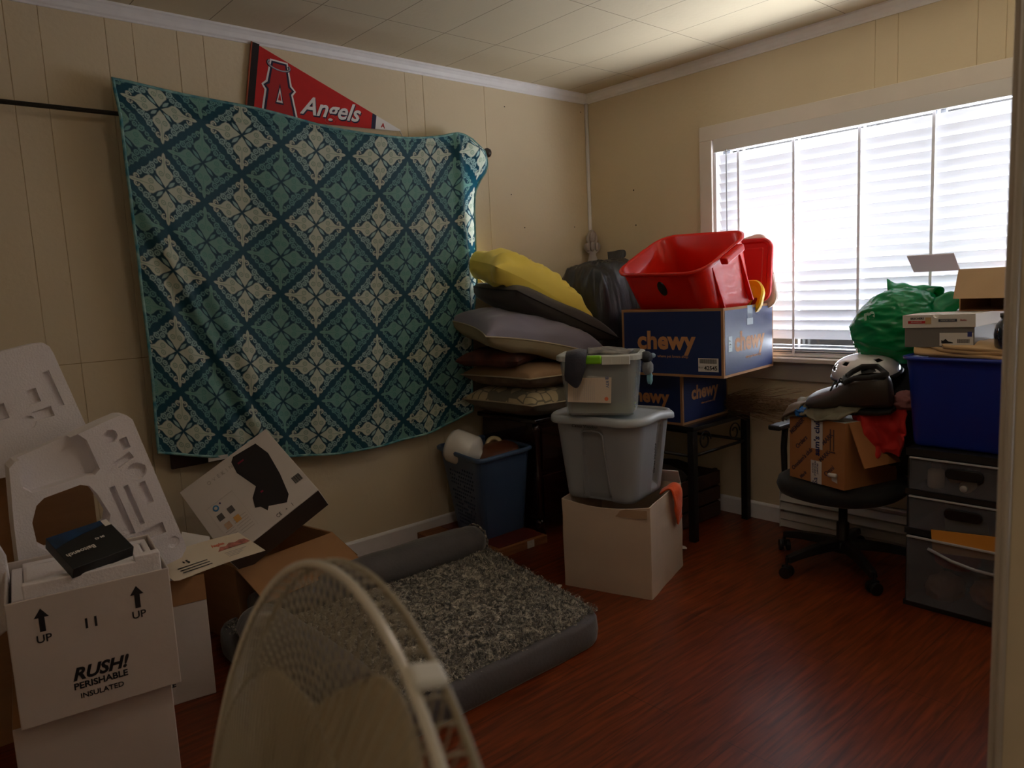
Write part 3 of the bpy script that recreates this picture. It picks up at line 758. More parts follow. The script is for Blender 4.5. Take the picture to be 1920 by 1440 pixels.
foam_piece('foam_insert', 'small curved white foam piece at the far left edge beside the shipping boxes',
    [(-3.36, 0.46), (-3.30, 0.45), (-3.262, 0.47), (-3.248, 0.55), (-3.250, 0.66), (-3.265, 0.705), (-3.30, 0.715), (-3.36, 0.69)], -0.93, 0.06,
    [(rot_rect(-3.30, 0.60, 0.025, 0.12, 4), 0.025)])

# ovekin seat cushion box leaning on the wall
o_ = Vector((-2.566, -0.540, 0.351)); rt = Vector((-2.237, -0.620, 0.556)) - o_; up_ = Vector((-2.627, -0.200, 0.543)) - o_
bw = 0.449; bh = 0.345
WBOX = mat('white_glossy_carton', (216, 208, 206), 0.4, var=0.03)
t = thing('product_box', 'white product box with a picture of a black seat cushion, leaning on the wall', 'box', M=frame(o_, rt, up_) @ Matrix.Diagonal((0.882, 1.145, 1.12, 1)))
MB().b2((0, 0, -0.11), (bw, bh, 0)).build('carton', WBOX, t, bevel=0.002)
decal(rectp(0.003, -0.108, bw - 0.003, -0.002), frame((0, -0.0004, 0), (1, 0, 0), (0, 0, 1)), mat('dark_side_brown', (62, 50, 50), 0.5), t, 'dark_side')  # flat dark brown sheet over the lower side of the carton
BK = mat('cushion_print', (34, 28, 34), 0.5)
F = TM((0, 0, 0.0006))
decal([(0.235, 0.262), (0.245, 0.315), (0.265, 0.330), (0.375, 0.318), (0.390, 0.250), (0.372, 0.150), (0.345, 0.060), (0.318, 0.038), (0.252, 0.072), (0.238, 0.060), (0.225, 0.090), (0.205, 0.100), (0.222, 0.138), (0.262, 0.168)],
      F, BK, t, 'cushion_picture')
decal(rectp(0.262, 0.288, 0.292, 0.295), TM((0, 0, 0.0014)), mat('magenta_print', (150, 30, 60), 0.5), t, 'picture_tag'); decal(rectp(0.262, 0.132, 0.274, 0.139), TM((0, 0, 0.0014)), bpy.data.materials['magenta_print'], t, 'picture_tag')
text('OVEKIN', 0.022, TM((0.175, 0.30, 0.0006)), mat('pale_grey_print', (176, 168, 166), 0.5), t, 'printed_name', spacing=1.9)
PG = bpy.data.materials['pale_grey_print']
mb = MB()
for a_, b_ in ((rectp(0.045, 0.215, 0.175, 0.2155), 0), (rectp(0.045, 0.04, 0.0455, 0.215), 0), (rectp(0.1745, 0.04, 0.175, 0.215), 0)): mb.prism(a_, 0, 0.0005)
for k in range(6): mb.prism(rectp(0.105, 0.05 + k * 0.012, 0.165, 0.0515 + k * 0.012), 0, 0.0005)
for k in range(4): mb.prism(rectp(0.055, 0.055 + k * 0.012, 0.095, 0.0565 + k * 0.012), 0, 0.0005)
mb.build('printed_panel', PG, t, M=F)
for x, y, c, nm in ((0.075, 0.155, (96, 92, 94), 'grey_square'), (0.125, 0.155, (96, 92, 94), 'grey_square'), (0.080, 0.110, (196, 164, 140), 'photo_square'), (0.125, 0.110, (218, 164, 92), 'photo_square')):
    decal(rectp(x - 0.013, y - 0.013, x + 0.013, y + 0.013), F, mat(nm + str(int(x * 1000 + y * 1e5)), c, 0.6), t, nm)
MB().lathe([(0.013, 0), (0.013, 0.0006)], 20, TM((0.08, 0.196, 0.0006))).build('blue_badge', mat('badge_blue', (60, 130, 190), 0.5), t)
MB().lathe([(0.007, 0), (0.007, 0.0006)], 16, TM((0.08, 0.196, 0.0012))).build('badge_ring', PAPER, t)
MB().lathe([(0.004, 0), (0.004, 0.0006)], 12, TM((0.105, 0.203, 0.0006))).build('purple_dot', mat('dot_purple', (80, 60, 120), 0.5), t)
mb = MB()
xx = 0.395
for k in range(11):
    wdt = [0.003, 0.0012, 0.002][k % 3]; mb.prism(rectp(xx, 0.075, xx + wdt, 0.105), 0, 0.0005); xx += wdt + 0.0014
mb.build('barcode', INK, t, M=F)
text('CE', 0.020, TM((0.262, 0.018, 0.0006)), INK, t, 'printed_mark'); text('+', 0.016, TM((0.300, 0.018, 0.0006)), INK, t, 'printed_mark'); text('1', 0.020, TM((0.330, 0.018, 0.0006)), INK, t, 'printed_mark')

# open brown carton holding it
t = thing('carton', 'open brown cardboard carton on the floor under the seat cushion box', 'box', (-2.346, -0.260, 0), (0, 0, 11.8))
carton(t, 0.455, 0.38, 0.30, CARD)
flap(t, 'f', 0.455, 0.38, 0.30, 0.20, 208, CARD)
flap(t, 'r', 0.455, 0.38, 0.30, 0.19, 228, CARD, trim=0.004)

t = thing('carton', 'tall brown cardboard carton behind the white foam tray, seen through its hole', 'box', (-3.165, -0.36, 0))
carton(t, 0.38, 0.46, 0.80, CARD)
flap(t, 'b', 0.38, 0.46, 0.80, 0.16, 80, CARD)
# flyer, card and bits of packaging between the boxes
A = [(-2.822, -0.800, 0.423), (-2.46, -0.62, 0.380), (-2.447, -0.50, 0.455), (-2.81, -0.71, 0.452)]
t = thing('flyer', 'long printed flyer marked $5 lying across the boxes', 'flyer', M=frame(A[0], Vector(A[1]) - Vector(A[0]), Vector(A[3]) - Vector(A[0])))
fw = (Vector(A[1]) - Vector(A[0])).length; fh = 0.135
ns = 24; vs = []; fs = []
for i in range(ns + 1):
    x = fw * i / ns; z = 0.006 * math.sin(i / ns * PI)
    vs += [(x, 0.0 if i else 0.006, z), (x, fh - (0.02 if i == 0 else 0), z), (x, fh - (0.02 if i == 0 else 0), z - 0.001), (x, 0.0 if i else 0.006, z - 0.001)]
for i in range(ns):
    for k in range(4): fs.append((i * 4 + k, i * 4 + (k + 1) % 4, i * 4 + 4 + (k + 1) % 4, i * 4 + 4 + k))
fs += [(0, 1, 2, 3), (ns * 4, ns * 4 + 1, ns * 4 + 2, ns * 4 + 3)]
MB().add(vs, fs).build('sheet', mat('cream_card', (212, 196, 174), 0.55), t)
F = TM((0, 0, 0.0062))
for k in range(3): decal(rectp(0.045, 0.018 + k * 0.012, 0.168, 0.0215 + k * 0.012), F, INK, t, 'black_strip')
text('$', 0.012, F @ TM((0.088, 0.066, 0)), INK, t, 'printed_dollar', off=0.0005); text('5', 0.022, F @ TM((0.104, 0.063, 0)), INK, t, 'printed_five', off=0.0008)
decal([(0.235, 0.062), (0.262, 0.082), (0.285, 0.078), (0.31, 0.090), (0.335, 0.084), (0.36, 0.090), (0.385, 0.088), (0.392, 0.066)], F, mat('sunset_photo', (120, 66, 60), 0.5, rgb2=(196, 120, 104), vscale=60), t, 'printed_photo')
text('Angeles', 0.018, F @ TM((0.265, 0.097, 0)), mat('orange_print', (214, 120, 92), 0.5), t, 'printed_heading', off=0.0008)
mb = MB()
for k in range(4): mb.prism(rectp(0.25, 0.045 - k * 0.007, 0.25 + (0.10, 0.08, 0.07, 0.05)[k], 0.0465 - k * 0.007), 0, 0.0005)
mb.build('printed_lines', PG, t, M=F)
t = tag(MB().b2((0, 0, 0), (0.115, 0.10, 0.001)).build('card', PAPER, M=frame((-2.760, -0.62, 0.424), (0.10, 0.03, -0.05), (0.05, 0.04, 0.08))), 'blank white card standing tilted behind the flyer', 'card')
tag(blob((0.09, 0.06, 0.08), 4, 0.12, 2.2, 4).build('plastic_bag', mat('blue_plastic_film', (20, 96, 170), 0.25), M=TM((-2.775, -0.56, 0.46)), smooth=True), 'crumpled bright blue plastic bag between the foam tray and the white card', 'bag')

# ================================================================== DOG BED
db = thing('dog_bed', 'grey dog bed with mottled shaggy top and rolled bolster on the floor', 'pet bed', (0, 0, 0))
SUEDE = mat('charcoal_suede', (92, 88, 92), 0.85, sheen=0.4, var=0.15, vscale=9, bump=0.15, bscale=90)
def bedpoly(u, v):   # u: left-right 0..1, v near-far 0..1
    P00 = Vector((-2.62, -1.455)); P10 = Vector((-1.580, -1.462)); P01 = Vector((-2.62, -0.44)); P11 = Vector((-1.385, -0.44))
    q = (P00 * (1 - u) + P10 * u) * (1 - v) + (P01 * (1 - u) + P11 * u) * v
    return q
def bed_layer(n, z0, z1, inset, bulge, puff, amp, freq, seed):
    mb = MB(); vs = []; fs = []
    for j in range(n + 1):
        for i in range(n + 1):
            u = i / n; v = j / n
            # round the corners
            a, b_ = 2 * u - 1, 2 * v - 1
            L = max(abs(a), abs(b_)); p4 = (abs(a) ** 12 + abs(b_) ** 12) ** (1 / 12) if L > 0 else 1
            k = (L / p4) if p4 > 0 else 1
            a, b_ = a * k, b_ * k
            q = bedpoly((a * (1 - inset) + 1) / 2, (b_ * (1 - inset) + 1) / 2)
            z = z1 + puff * (1 - abs(a) ** 4) * (1 - abs(b_) ** 4)
            z += amp * noise.noise(Vector((q.x * freq, q.y * freq, seed))) + amp * 0.6 * noise.noise(Vector((q.x * freq * 2.3, q.y * freq * 2.3, seed)))
            vs.append((q.x, q.y, z))
    for j in range(n):
        for i in range(n):
            a = j * (n + 1) + i; fs.append((a, a + 1, a + n + 2, a + n + 1))
    return vs, fs
ns = 40; ring = []
for k in range(4 * ns):
    e, q = divmod(k, ns); s_ = q / ns
    u, v = ((s_, 0), (1, s_), (1 - s_, 1), (0, 1 - s_))[e]
    a, b_ = 2 * u - 1, 2 * v - 1; p4 = (abs(a) ** 12 + abs(b_) ** 12) ** (1 / 12); ring.append((a / p4, b_ / p4))
prof = [(0.985, 0.0), (0.998, 0.012), (1.006, 0.045), (1.0, 0.085), (0.985, 0.102), (0.95, 0.106)]
vs = []; fs = []; n = len(ring)
for k, z in prof:
    for a, b_ in ring:
        q = bedpoly((a * k + 1) / 2, (b_ * k + 1) / 2); w_ = 0.004 * noise.noise(Vector((q.x * 9, q.y * 9, z * 20)))
        vs.append((q.x + w_, q.y + w_, z))
for i in range(len(prof) - 1):
    for k in range(n): fs.append((i * n + k, i * n + (k + 1) % n, (i + 1) * n + (k + 1) % n, (i + 1) * n + k))
fs.append(tuple(range(n))[::-1])
MB().add(vs, fs).build('side_band', SUEDE, db, smooth=True)
vs, fs = bed_layer(230, 0, 0.100, 0.022, 0, 0.016, 0.010, 40, 3)
SHAG = mat('mottled_shag', (158, 150, 138), 0.95, bump=1.0, bscale=150, sheen=0.3)
nt = SHAG.node_tree; b = nt.nodes['Principled BSDF']
tc = nt.nodes.new('ShaderNodeTexCoord'); nz = nt.nodes.new('ShaderNodeTexNoise'); nz.inputs['Scale'].default_value = 36; nz.inputs['Detail'].default_value = 4; nz.inputs['Distortion'].default_value = 1.6
nt.links.new(tc.outputs['Object'], nz.inputs['Vector'])
rp = nt.nodes.new('ShaderNodeValToRGB'); e = rp.color_ramp.elements
e[0].position = 0.36; e[0].color = lin((62, 60, 60)); e[1].position = 0.64; e[1].color = lin((208, 198, 182))
rp.color_ramp.elements.new(0.5).color = lin((128, 122, 114))
nt.links.new(nz.outputs['Fac'], rp.inputs[0]); nt.links.new(rp.outputs[0], b.inputs['Base Color'])
sg = MB().add(vs, fs).build('shaggy_top', SHAG, db, smooth=True)
# short curled pile, grown as tufts over the top
import bmesh
rnd = random.Random(5)
def tufts(count):
    mb = MB()
    for _ in range(count):
        u, v = rnd.uniform(0.02, 0.985), rnd.uniform(0.015, 0.93)
        q = bedpoly(u, v); a = rnd.uniform(0, 2 * PI); l = rnd.uniform(0.010, 0.020); w_ = 0.0016
        dx, dy = math.cos(a), math.sin(a); z = 0.108 + rnd.uniform(0, 0.008)
        px, py = -dy * w_, dx * w_
        p0 = (q.x, q.y, z); p1 = (q.x + dx * l * 0.5, q.y + dy * l * 0.5, z + 0.008); p2 = (q.x + dx * l, q.y + dy * l, z + 0.004)
        mb.add([(p0[0] + px, p0[1] + py, p0[2]), (p0[0] - px, p0[1] - py, p0[2]), (p1[0] + px, p1[1] + py, p1[2]), (p1[0] - px, p1[1] - py, p1[2]), p2], [(0, 1, 3, 2), (2, 3, 4)])
    return mb
tf = tufts(16000).build('pile', SHAG, db); tf['kind'] = 'stuff'
# bolsters
def bolster(p0, p1, r, name, flatz=0.55, n=36, seed=0):
    p0 = Vector(p0); p1 = Vector(p1); d = (p1 - p0); L = d.length; d.normalize(); s_ = Vector((-d.y, d.x, 0)); vs = []; fs = []; m_ = 28
    for i in range(n + 1):
        t_ = i / n; k = (1 - (2 * t_ - 1) ** 14) ** 0.5 if 0 < t_ < 1 else 0.80
        k = max(k, 0.80) if i in (0, n) else max(k, 0.9)
        c = p0 + d * L * t_
        for j in range(m_):
            a = 2 * PI * j / m_; rr = r * k * (1 + 0.035 * noise.noise(Vector((t_ * 9, math.cos(a) * 2, math.sin(a) * 2 + seed))))
            p = c + s_ * math.cos(a) * rr + Vector((0, 0, 1)) * math.sin(a) * rr * 0.82
            vs.append(tuple(p))
    for i in range(n):
        for j in range(m_): fs.append((i * m_ + j, i * m_ + (j + 1) % m_, (i + 1) * m_ + (j + 1) % m_, (i + 1) * m_ + j))
    fs += [tuple(range(m_))[::-1], tuple(range(n * m_, (n + 1) * m_))]
    return MB().add(vs, fs).build(name, SUEDE, db, smooth=False)
for o in (bolster((-2.50, -0.565, 0.150), (-1.465, -0.575, 0.148), 0.088, 'bolster'), bolster((-2.53, -1.36, 0.150), (-2.53, -0.66, 0.150), 0.090, 'bolster', seed=4)):
    for p in o.data.polygons: p.use_smooth = len(p.vertices) == 4
pts = [(-1.464, -0.575 + 0.078 * math.cos(a), 0.148 + 0.064 * math.sin(a)) for a in np.linspace(0, 2 * PI, 40, endpoint=False)]
pts = [(x + rnd.uniform(-.002, .004), y + rnd.uniform(-.003, .003), z + rnd.uniform(-.003, .003)) for x, y, z in pts]
MB().tube(pts, 0.005, 5, closed=True).build('fuzzy_seam', SHAG, db)

# ================================================================== FAN (near the camera)
fc = Vector((-3.336, -2.828, 0.914))
fan = thing('pedestal_fan', 'cream wire-caged pedestal fan close to the camera at the bottom of the view', 'fan', M=TM((fc.x, fc.y, 0), rz=-10))
CREAM = mat('aged_cream_plastic', (196, 182, 156), 0.42, var=0.06, vscale=10)
WIRE = mat('cream_enamel_wire', (160, 148, 126), 0.4)
BLADE = mat('smoky_cream_blade', (196, 180, 152), 0.3, transl=0.25, var=0.12, vscale=9)
# local: -x is the way the front faces; cage centre at z = fc.z
cz = fc.z; RR = 0.222
def cage(x_rim, x_hub, r_hub, n, twist, name, rw=0.0007):
    mb = MB()
    for k in range(n):
        a0 = 2 * PI * k / n; pts = []
        for q in range(9):
            s_ = q / 8; r = r_hub + (RR - r_hub) * s_; a = a0 + twist * (1 - s_) ** 1.3
            x = x_hub + (x_rim - x_hub) * (s_ ** 2.0)
            pts.append((x, r * math.cos(a), cz + r * math.sin(a)))
        mb.tube(pts, rw, 4)
    for r in (0.10, 0.165):
        s_ = (r - r_hub) / (RR - r_hub); x = x_hub + (x_rim - x_hub) * (s_ ** 2.0)
        mb.tube([(x, r * math.cos(a), cz + r * math.sin(a)) for a in np.linspace(0, 2 * PI, 72, endpoint=False)], rw, 4, closed=True)
    return mb.build(name, WIRE, fan, smooth=True)
cage(-0.005, -0.032, 0.055, 130, 0.30, 'rear_grille')
cage(0.009, 0.036, 0.045, 130, -0.25, 'front_grille')
circle = lambda x, r, n=96: [(x, r * math.cos(a), cz + r * math.sin(a)) for a in np.linspace(0, 2 * PI, n, endpoint=False)]
MB().tube(circle(-0.005, RR), 0.0026, 8, closed=True).build('rear_ring', mat('shiny_cream_ring', (222, 214, 200), 0.25, coat=0.5), fan, smooth=True)
MB().tube(circle(0.009, RR + 0.001), 0.0020, 8, closed=True)  .build('front_ring', WIRE, fan, smooth=True)
mb = MB()
for k in range(110):
    a = 2 * PI * k / 110; mb.tube([(-0.005, RR * math.cos(a), cz + RR * math.sin(a)), (0.002, (RR + 0.002) * math.cos(a), cz + (RR + 0.002) * math.sin(a)), (0.009, RR * math.cos(a), cz + RR * math.sin(a))], 0.0008, 4)
mb.build('rim_wires', WIRE, fan, smooth=True)
for a in (38, 112, 185, 255, 325):
    a = R(a); MB().box((0, 0, 0), (0.016, 0.013, 0.005), Matrix.Translation((0.002, (RR + 0.003) * math.cos(a), cz + (RR + 0.003) * math.sin(a))) @ Matrix.Rotation(a - PI / 2, 4, 'X')).build('clip', mat('white_clip', (226, 222, 214), 0.4), fan, bevel=0.004)
MB().lathe([(0.046, 0.0), (0.048, 0.006), (0.040, 0.010), (0.004, 0.012)], 32, TM((0.060, 0, cz), ry=90)).build('badge', CREAM, fan, smooth=True)
MB().lathe([(0.034, -0.03), (0.036, 0.0), (0.03, 0.02), (0.01, 0.03)], 32, TM((-0.004, 0, cz), ry=-90)).build('hub', CREAM, fan, smooth=True)
for kb in range(5):
    a0 = R(92 + 72 * kb); vs = []; fs = []; nr, na = 16, 14
    for i in range(nr + 1):
        r = 0.030 + 0.165 * i / nr; s_ = i / nr
        wid = R(26 + 36 * math.sin(PI * min(1, s_ * 0.95)) ** 0.8) * (1 - 0.55 * max(0, s_ - 0.72) / 0.28)
        for j in range(na + 1):
            v = j / na - 0.5; a = a0 + wid * v + 0.35 * s_ * 0.6
            tip = 1 - 0.10 * (2 * v) ** 2 * s_
            x = 0.004 + 0.020 * v * (1.1 - 0.4 * s_) + 0.004 * (2 * v) ** 2
            vs.append((x, r * tip * math.cos(a), cz + r * tip * math.sin(a)))
    for i in range(nr):
        for j in range(na):
            q = i * (na + 1) + j; fs.append((q, q + 1, q + na + 2, q + na + 1))
    MB().add(vs, fs).build('blade', BLADE, fan, smooth=True, solid=0.0022)
MB().lathe([(0.05, 0.0), (0.062, 0.01), (0.062, 0.10), (0.045, 0.13), (0.01, 0.14)], 32, TM((-0.070, 0, cz), ry=-90)).build('motor_housing', CREAM, fan, smooth=True)
HEAD = TM((0, 0, cz)) @ TM((0, 0, 0), ry=12.6) @ TM((0, 0, -cz))
for c_ in list(fan.children): c_.matrix_basis = HEAD @ c_.matrix_basis
MB().box((-0.12, 0, cz - 0.08), (0.05, 0.045, 0.09)).build('neck', CREAM, fan, bevel=0.01)
MB().tube([(-0.12, 0, 0.02), (-0.12, 0, cz - 0.11)], 0.012, 16).build('pole', WIRE, fan, smooth=True)
MB().lathe([(0.19, 0), (0.19, 0.01), (0.16, 0.022), (0.04, 0.035), (0.03, 0.07), (0.014, 0.08)], 40, TM((-0.12, 0, 0))).build('base', CREAM, fan, smooth=True)

# ================================================================== LAUNDRY BASKET CORNER
bd = thing('wooden_board', 'flat wooden board with red painted top lying on the floor under the blue basket', 'board', (-1.21, -0.285, 0), (0, 0, -1.5))
MB().b2((-0.215, -0.265, 0.0), (0.215, 0.265, 0.040)).build('board', mat('raw_pine', (150, 96, 54), 0.6, rgb2=(120, 70, 36), vscale=5, stretch=(1, 10, 10)), bd, bevel=0.002)
MB().b2((-0.075, -0.24, 0.040), (0.205, 0.25, 0.0425)).build('painted_top', mat('red_brown_paint', (104, 40, 28), 0.4, var=0.2), bd)
MB().b2((0.08, -0.2675, 0.004), (0.125, -0.2655, 0.040)).build('masking_tape', mat('frayed_tape', (196, 186, 172), 0.7, var=0.2, vscale=60), bd)
MB().b2((-0.19, -0.2680, 0.0), (-0.10, -0.2655, 0.016)).build('masking_tape', bpy.data.materials['frayed_tape'], bd)

# laundry basket: explicit corner lofting between base and rim
HB = mat('blue_basket_plastic', (70, 90, 122), 0.42, var=0.06, vscale=5)
hb = thing('laundry_basket', 'tall blue plastic laundry basket with perforated side on the wooden board', 'basket', (0, 0, 0))
base4 = [(-1.270, -0.385), (-0.985, -0.385), (-0.985, -0.095), (-1.225, -0.095)]
rim4 = [(-1.372, -0.505), (-1.010, -0.470), (-0.955, -0.068), (-1.290, -0.068)]
def quad_ring(c, r, nc=5, ns=14):
    out = []
    n = 4
    for i in range(4):
        p = Vector(c[i]); a = (Vector(c[i - 1]) - p).normalized(); b_ = (Vector(c[(i + 1) % 4]) - p).normalized()
        A_, B_ = p + a * r, p + b_ * r
        arc = [(A_ * (1 - t_) ** 2 + p * 2 * t_ * (1 - t_) + B_ * t_ ** 2) for t_ in [k / nc for k in range(nc + 1)]]
        nx = Vector(c[(i + 1) % 4]); an = (p - nx).normalized(); E_ = nx + an * r
        out += arc + [B_ + (E_ - B_) * (k / ns) for k in range(1, ns)]
    return out
zb, zt = 0.0435, 0.478
def hring(t_, off=0.0, rr=0.045, nc=5, ns=26):
    c = [tuple(Vector(base4[i]) * (1 - t_) + Vector(rim4[i]) * t_) for i in range(4)]
    if off:
        cc = sum((Vector(p) for p in c), Vector((0, 0))) / 4
        c = [tuple(Vector(p) + (Vector(p) - cc).normalized() * off) for p in c]
    return quad_ring(c, rr, nc, ns)
NZ = 40; vs = []; fs = []; holes = random.Random(3)
rings = [hring(k / NZ) for k in range(NZ + 1)]; n = len(rings[0])
for k, rg in enumerate(rings): vs += [(p.x, p.y, zb + (zt - zb) * k / NZ) for p in rg]
seg = 5 + 26
for k in range(NZ):
    for i in range(n):
        side, pos = divmod(i, seg)
        # side 3 faces the camera's left (between last and first corner)
        if side == 3 and 8 <= pos <= 28 and 4 <= k <= 33 and (k % 2 == 0) and not (k > 30 and pos < 20):
            if (pos + (k // 2) % 2) % 2 == 0 and holes.random() < 0.88: continue
        if side == 1 and 8 <= pos <= 28 and 4 <= k <= 33 and k % 2 == 0 and (pos + (k // 2) % 2) % 2 == 0: continue
        fs.append((k * n + i, k * n + (i + 1) % n, (k + 1) * n + (i + 1) % n, (k + 1) * n + i))
fs.append(tuple(range(n))[::-1])
MB().add(vs, fs).build('body', HB, hb, solid=0.0035)
rim_prof = [(-0.004, zt - 0.012), (0.010, zt - 0.014), (0.020, zt - 0.008), (0.022, zt + 0.004), (0.014, zt + 0.011), (0.004, zt + 0.010), (-0.004, zt + 0.004)]
vs = []; fs = []
for off, z in rim_prof: vs += [(p.x, p.y, z) for p in hring(1.0, off)]
m_ = len(rim_prof)
for k in range(m_):
    for i in range(n): fs.append((k * n + i, k * n + (i + 1) % n, ((k + 1) % m_) * n + (i + 1) % n, ((k + 1) % m_) * n + i))
MB().add(vs, fs).build('rim', HB, hb, smooth=True)
# things in the basket
CER = mat('white_glazed_ceramic', (222, 216, 210), 0.2, coat=0.4)
tag(MB().lathe([(0.03, 0.0), (0.070, 0.004), (0.078, 0.02), (0.078, 0.12), (0.072, 0.128), (0.055, 0.142), (0.030, 0.152), (0.016, 0.165), (0.012, 0.185), (0.020, 0.195), (0.012, 0.20)], 40, TM((0, 0, 0))).build('ceramic_jar', CER, smooth=True, M=TM((-1.290, -0.175, 0.508)) @ Vector((0.42, -0.85, -0.32)).to_track_quat('Z', 'Y').to_matrix().to_4x4() @ Matrix.Scale(1.12, 4)), 'white ceramic cylinder with a stubby spout lying in the blue basket', 'jar')
tag(MB().lathe([(0.022, -0.012), (0.030, -0.016), (0.042, -0.012), (0.046, 0.0), (0.042, 0.012), (0.030, 0.016), (0.022, 0.012), (0.022, -0.012)], 32, caps=False).build('wooden_ring', mat('cream_wood_ring', (206, 190, 150), 0.5), smooth=True, M=TM((-1.105, -0.300, 0.488), rx=62, rz=-40)), 'cream coloured ring sticking up behind the white jar in the blue basket', 'ring')
tag(blob((0.24, 0.22, 0.13), 11, 0.02, 1.0, 4, pw=2.2).build('leather_ball', mat('brown_leather', (104, 56, 34), 0.45, var=0.2, bump=0.15, bscale=160), smooth=True, M=TM((-1.115, -0.33, 0.440), ry=-8)), 'rounded brown leather object in the blue basket beside the white jar', 'bag')
tag(blob((0.26, 0.30, 0.16), 13, 0.12, 1.6, 4).build('laundry', mat('navy_laundry', (36, 40, 56), 0.9), smooth=True, M=TM((-1.15, -0.26, 0.30))), 'dark cloth filling the bottom of the blue basket', 'cloth')

# nightstand
ns_ = thing('nightstand', 'dark glossy wooden nightstand under the stack of cushions', 'nightstand', (-0.765, -0.285, -0.0), (0, 0, 0))
ns_.scale = (1, 1, 0.94)
mb = MB()
MB().b2((-0.245, -0.225, 0.635), (0.245, 0.235, 0.662)).build('top', MAHO, ns_, bevel=0.008, seg=3)
MB().b2((-0.215, -0.195, 0.10), (0.215, 0.225, 0.635)).build('carcass', MAHO, ns_, bevel=0.004)
MB().b2((-0.228, -0.208, 0.325), (0.228, 0.228, 0.345)).build('waist_moulding', MAHO, ns_, bevel=0.006, seg=3)
for k, z in enumerate((0.49, 0.22)):
    dr = MB().b2((-0.185, -0.207, z - 0.115), (0.185, -0.195, z + 0.115)).build('drawer', MAHO, ns_, bevel=0.004)
    MB().lathe([(0.004, 0), (0.005, 0.012), (0.014, 0.018), (0.012, 0.026), (0.003, 0.028)], 16, TM((0, -0.207, z), rx=90)).build('knob', mat('dull_brass' + str(k), (96, 70, 40), 0.35, metal=0.9), dr, smooth=True)
for x in (-0.195, 0.195):
    for y in (-0.178, 0.205):
        MB().lathe([(0.026, 0), (0.030, 0.02), (0.018, 0.045), (0.026, 0.075), (0.022, 0.10)], 16, TM((x, y, 0))).build('foot', MAHO, ns_, smooth=True)
    MB().lathe([(0.012, 0.11), (0.020, 0.13), (0.013, 0.16), (0.019, 0.22), (0.013, 0.27), (0.020, 0.31), (0.02, 0.355), (0.013, 0.38), (0.018, 0.46), (0.013, 0.55), (0.021, 0.60), (0.018, 0.63)], 16, TM((x - 0.02 * (1 if x < 0 else -1), -0.200, 0))).build('turned_post', MAHO, ns_, smooth=True)

# cushions and pillows, bottom to top
def floral(name, c1, c2, sc):
    M = mat(name, c1, 0.85, bump=0.2, bscale=200, sheen=0.2); nt = M.node_tree; N = nt.nodes; L = nt.links
    tc = N.new('ShaderNodeTexCoord'); v = N.new('ShaderNodeTexVoronoi'); v.feature = 'DISTANCE_TO_EDGE'; v.inputs['Scale'].default_value = sc
    L.new(tc.outputs['Object'], v.inputs['Vector'])
    g = N.new('ShaderNodeMapRange'); g.inputs[1].default_value = 0.045; g.inputs[2].default_value = 0.075; L.new(v.outputs['Distance'], g.inputs[0])
    v2 = N.new('ShaderNodeTexVoronoi'); v2.inputs['Scale'].default_value = sc; L.new(tc.outputs['Object'], v2.inputs['Vector'])
    sp = N.new('ShaderNodeSeparateColor'); L.new(v2.outputs['Color'], sp.inputs[0])
    gt = N.new('ShaderNodeMath'); gt.operation = 'GREATER_THAN'; gt.inputs[1].default_value = 0.30; L.new(sp.outputs[0], gt.inputs[0])
    mu = N.new('ShaderNodeMath'); mu.operation = 'MULTIPLY'; L.new(g.outputs[0], mu.inputs[0]); L.new(gt.outputs[0], mu.inputs[1])
    mx = N.new('ShaderNodeMix'); mx.data_type = 'RGBA'; L.new(mu.outputs[0], mx.inputs['Factor'])
    mx.inputs['A'].default_value = lin(c1); mx.inputs['B'].default_value = lin(c2); L.new(mx.outputs['Result'], N['Principled BSDF'].inputs['Base Color'])
    return M
def cushion(name, label, w, d, h, M, mt, seed, pipe=None, pinch=0.06, crease=0.010, freq=7, sag=0.0, pw=4.0, cat='cushion', under=None, pr=0.004):
    root = thing(name, label, cat, M=M)
    mbp = pillow_mb(w, d, h, seed, 56, pinch, crease, freq, pw, sag)
    if under is not None:
        n2 = len(mbp.v) // 2; nf = len(mbp.f) // 2
        a = MB(); a.v = mbp.v[:n2]; a.f = mbp.f[:nf]; a.build('cover', mt, root, smooth=True)
        b_ = MB(); b_.v = mbp.v[n2:]; b_.f = [tuple(i - n2 for i in f) for f in mbp.f[nf:]]; b_.build('underside', under, root, smooth=True)
    else: mbp.build('cover', mt, root, smooth=True)
    if pipe: MB().tube(pillow_edge(w, d, pinch, sag), pr, 6, closed=True).build('piping', pipe, root, smooth=True)
    return root
TAN = mat('tan_canvas', (156, 124, 94), 0.85, var=0.15, vscale=8, bump=0.15, bscale=220)
TAUPE = mat('taupe_underside', (112, 100, 86), 0.9, var=0.25, vscale=14)
PIP = mat('cord_piping', (176, 160, 134), 0.8)
FLR = floral('trellis_print_fabric', (112, 104, 88), (184, 166, 132), 16)
cushion('seat_cushion', 'seat cushion with cream leaf print, lowest in the pile on the nightstand', 0.58, 0.50, 0.150, TM((-0.835, -0.335, 0.697), ry=3, rz=4), FLR, 1, PIP, under=TAUPE, crease=0.006)
cushion('seat_cushion', 'plain tan seat cushion, second from the bottom of the pile', 0.58, 0.50, 0.13, TM((-0.835, -0.335, 0.830), ry=2, rz=3), TAN, 2, PIP, under=mat('brown_leaf_underside', (120, 98, 80), 0.9, rgb2=(86, 72, 62), vscale=16), crease=0.006)
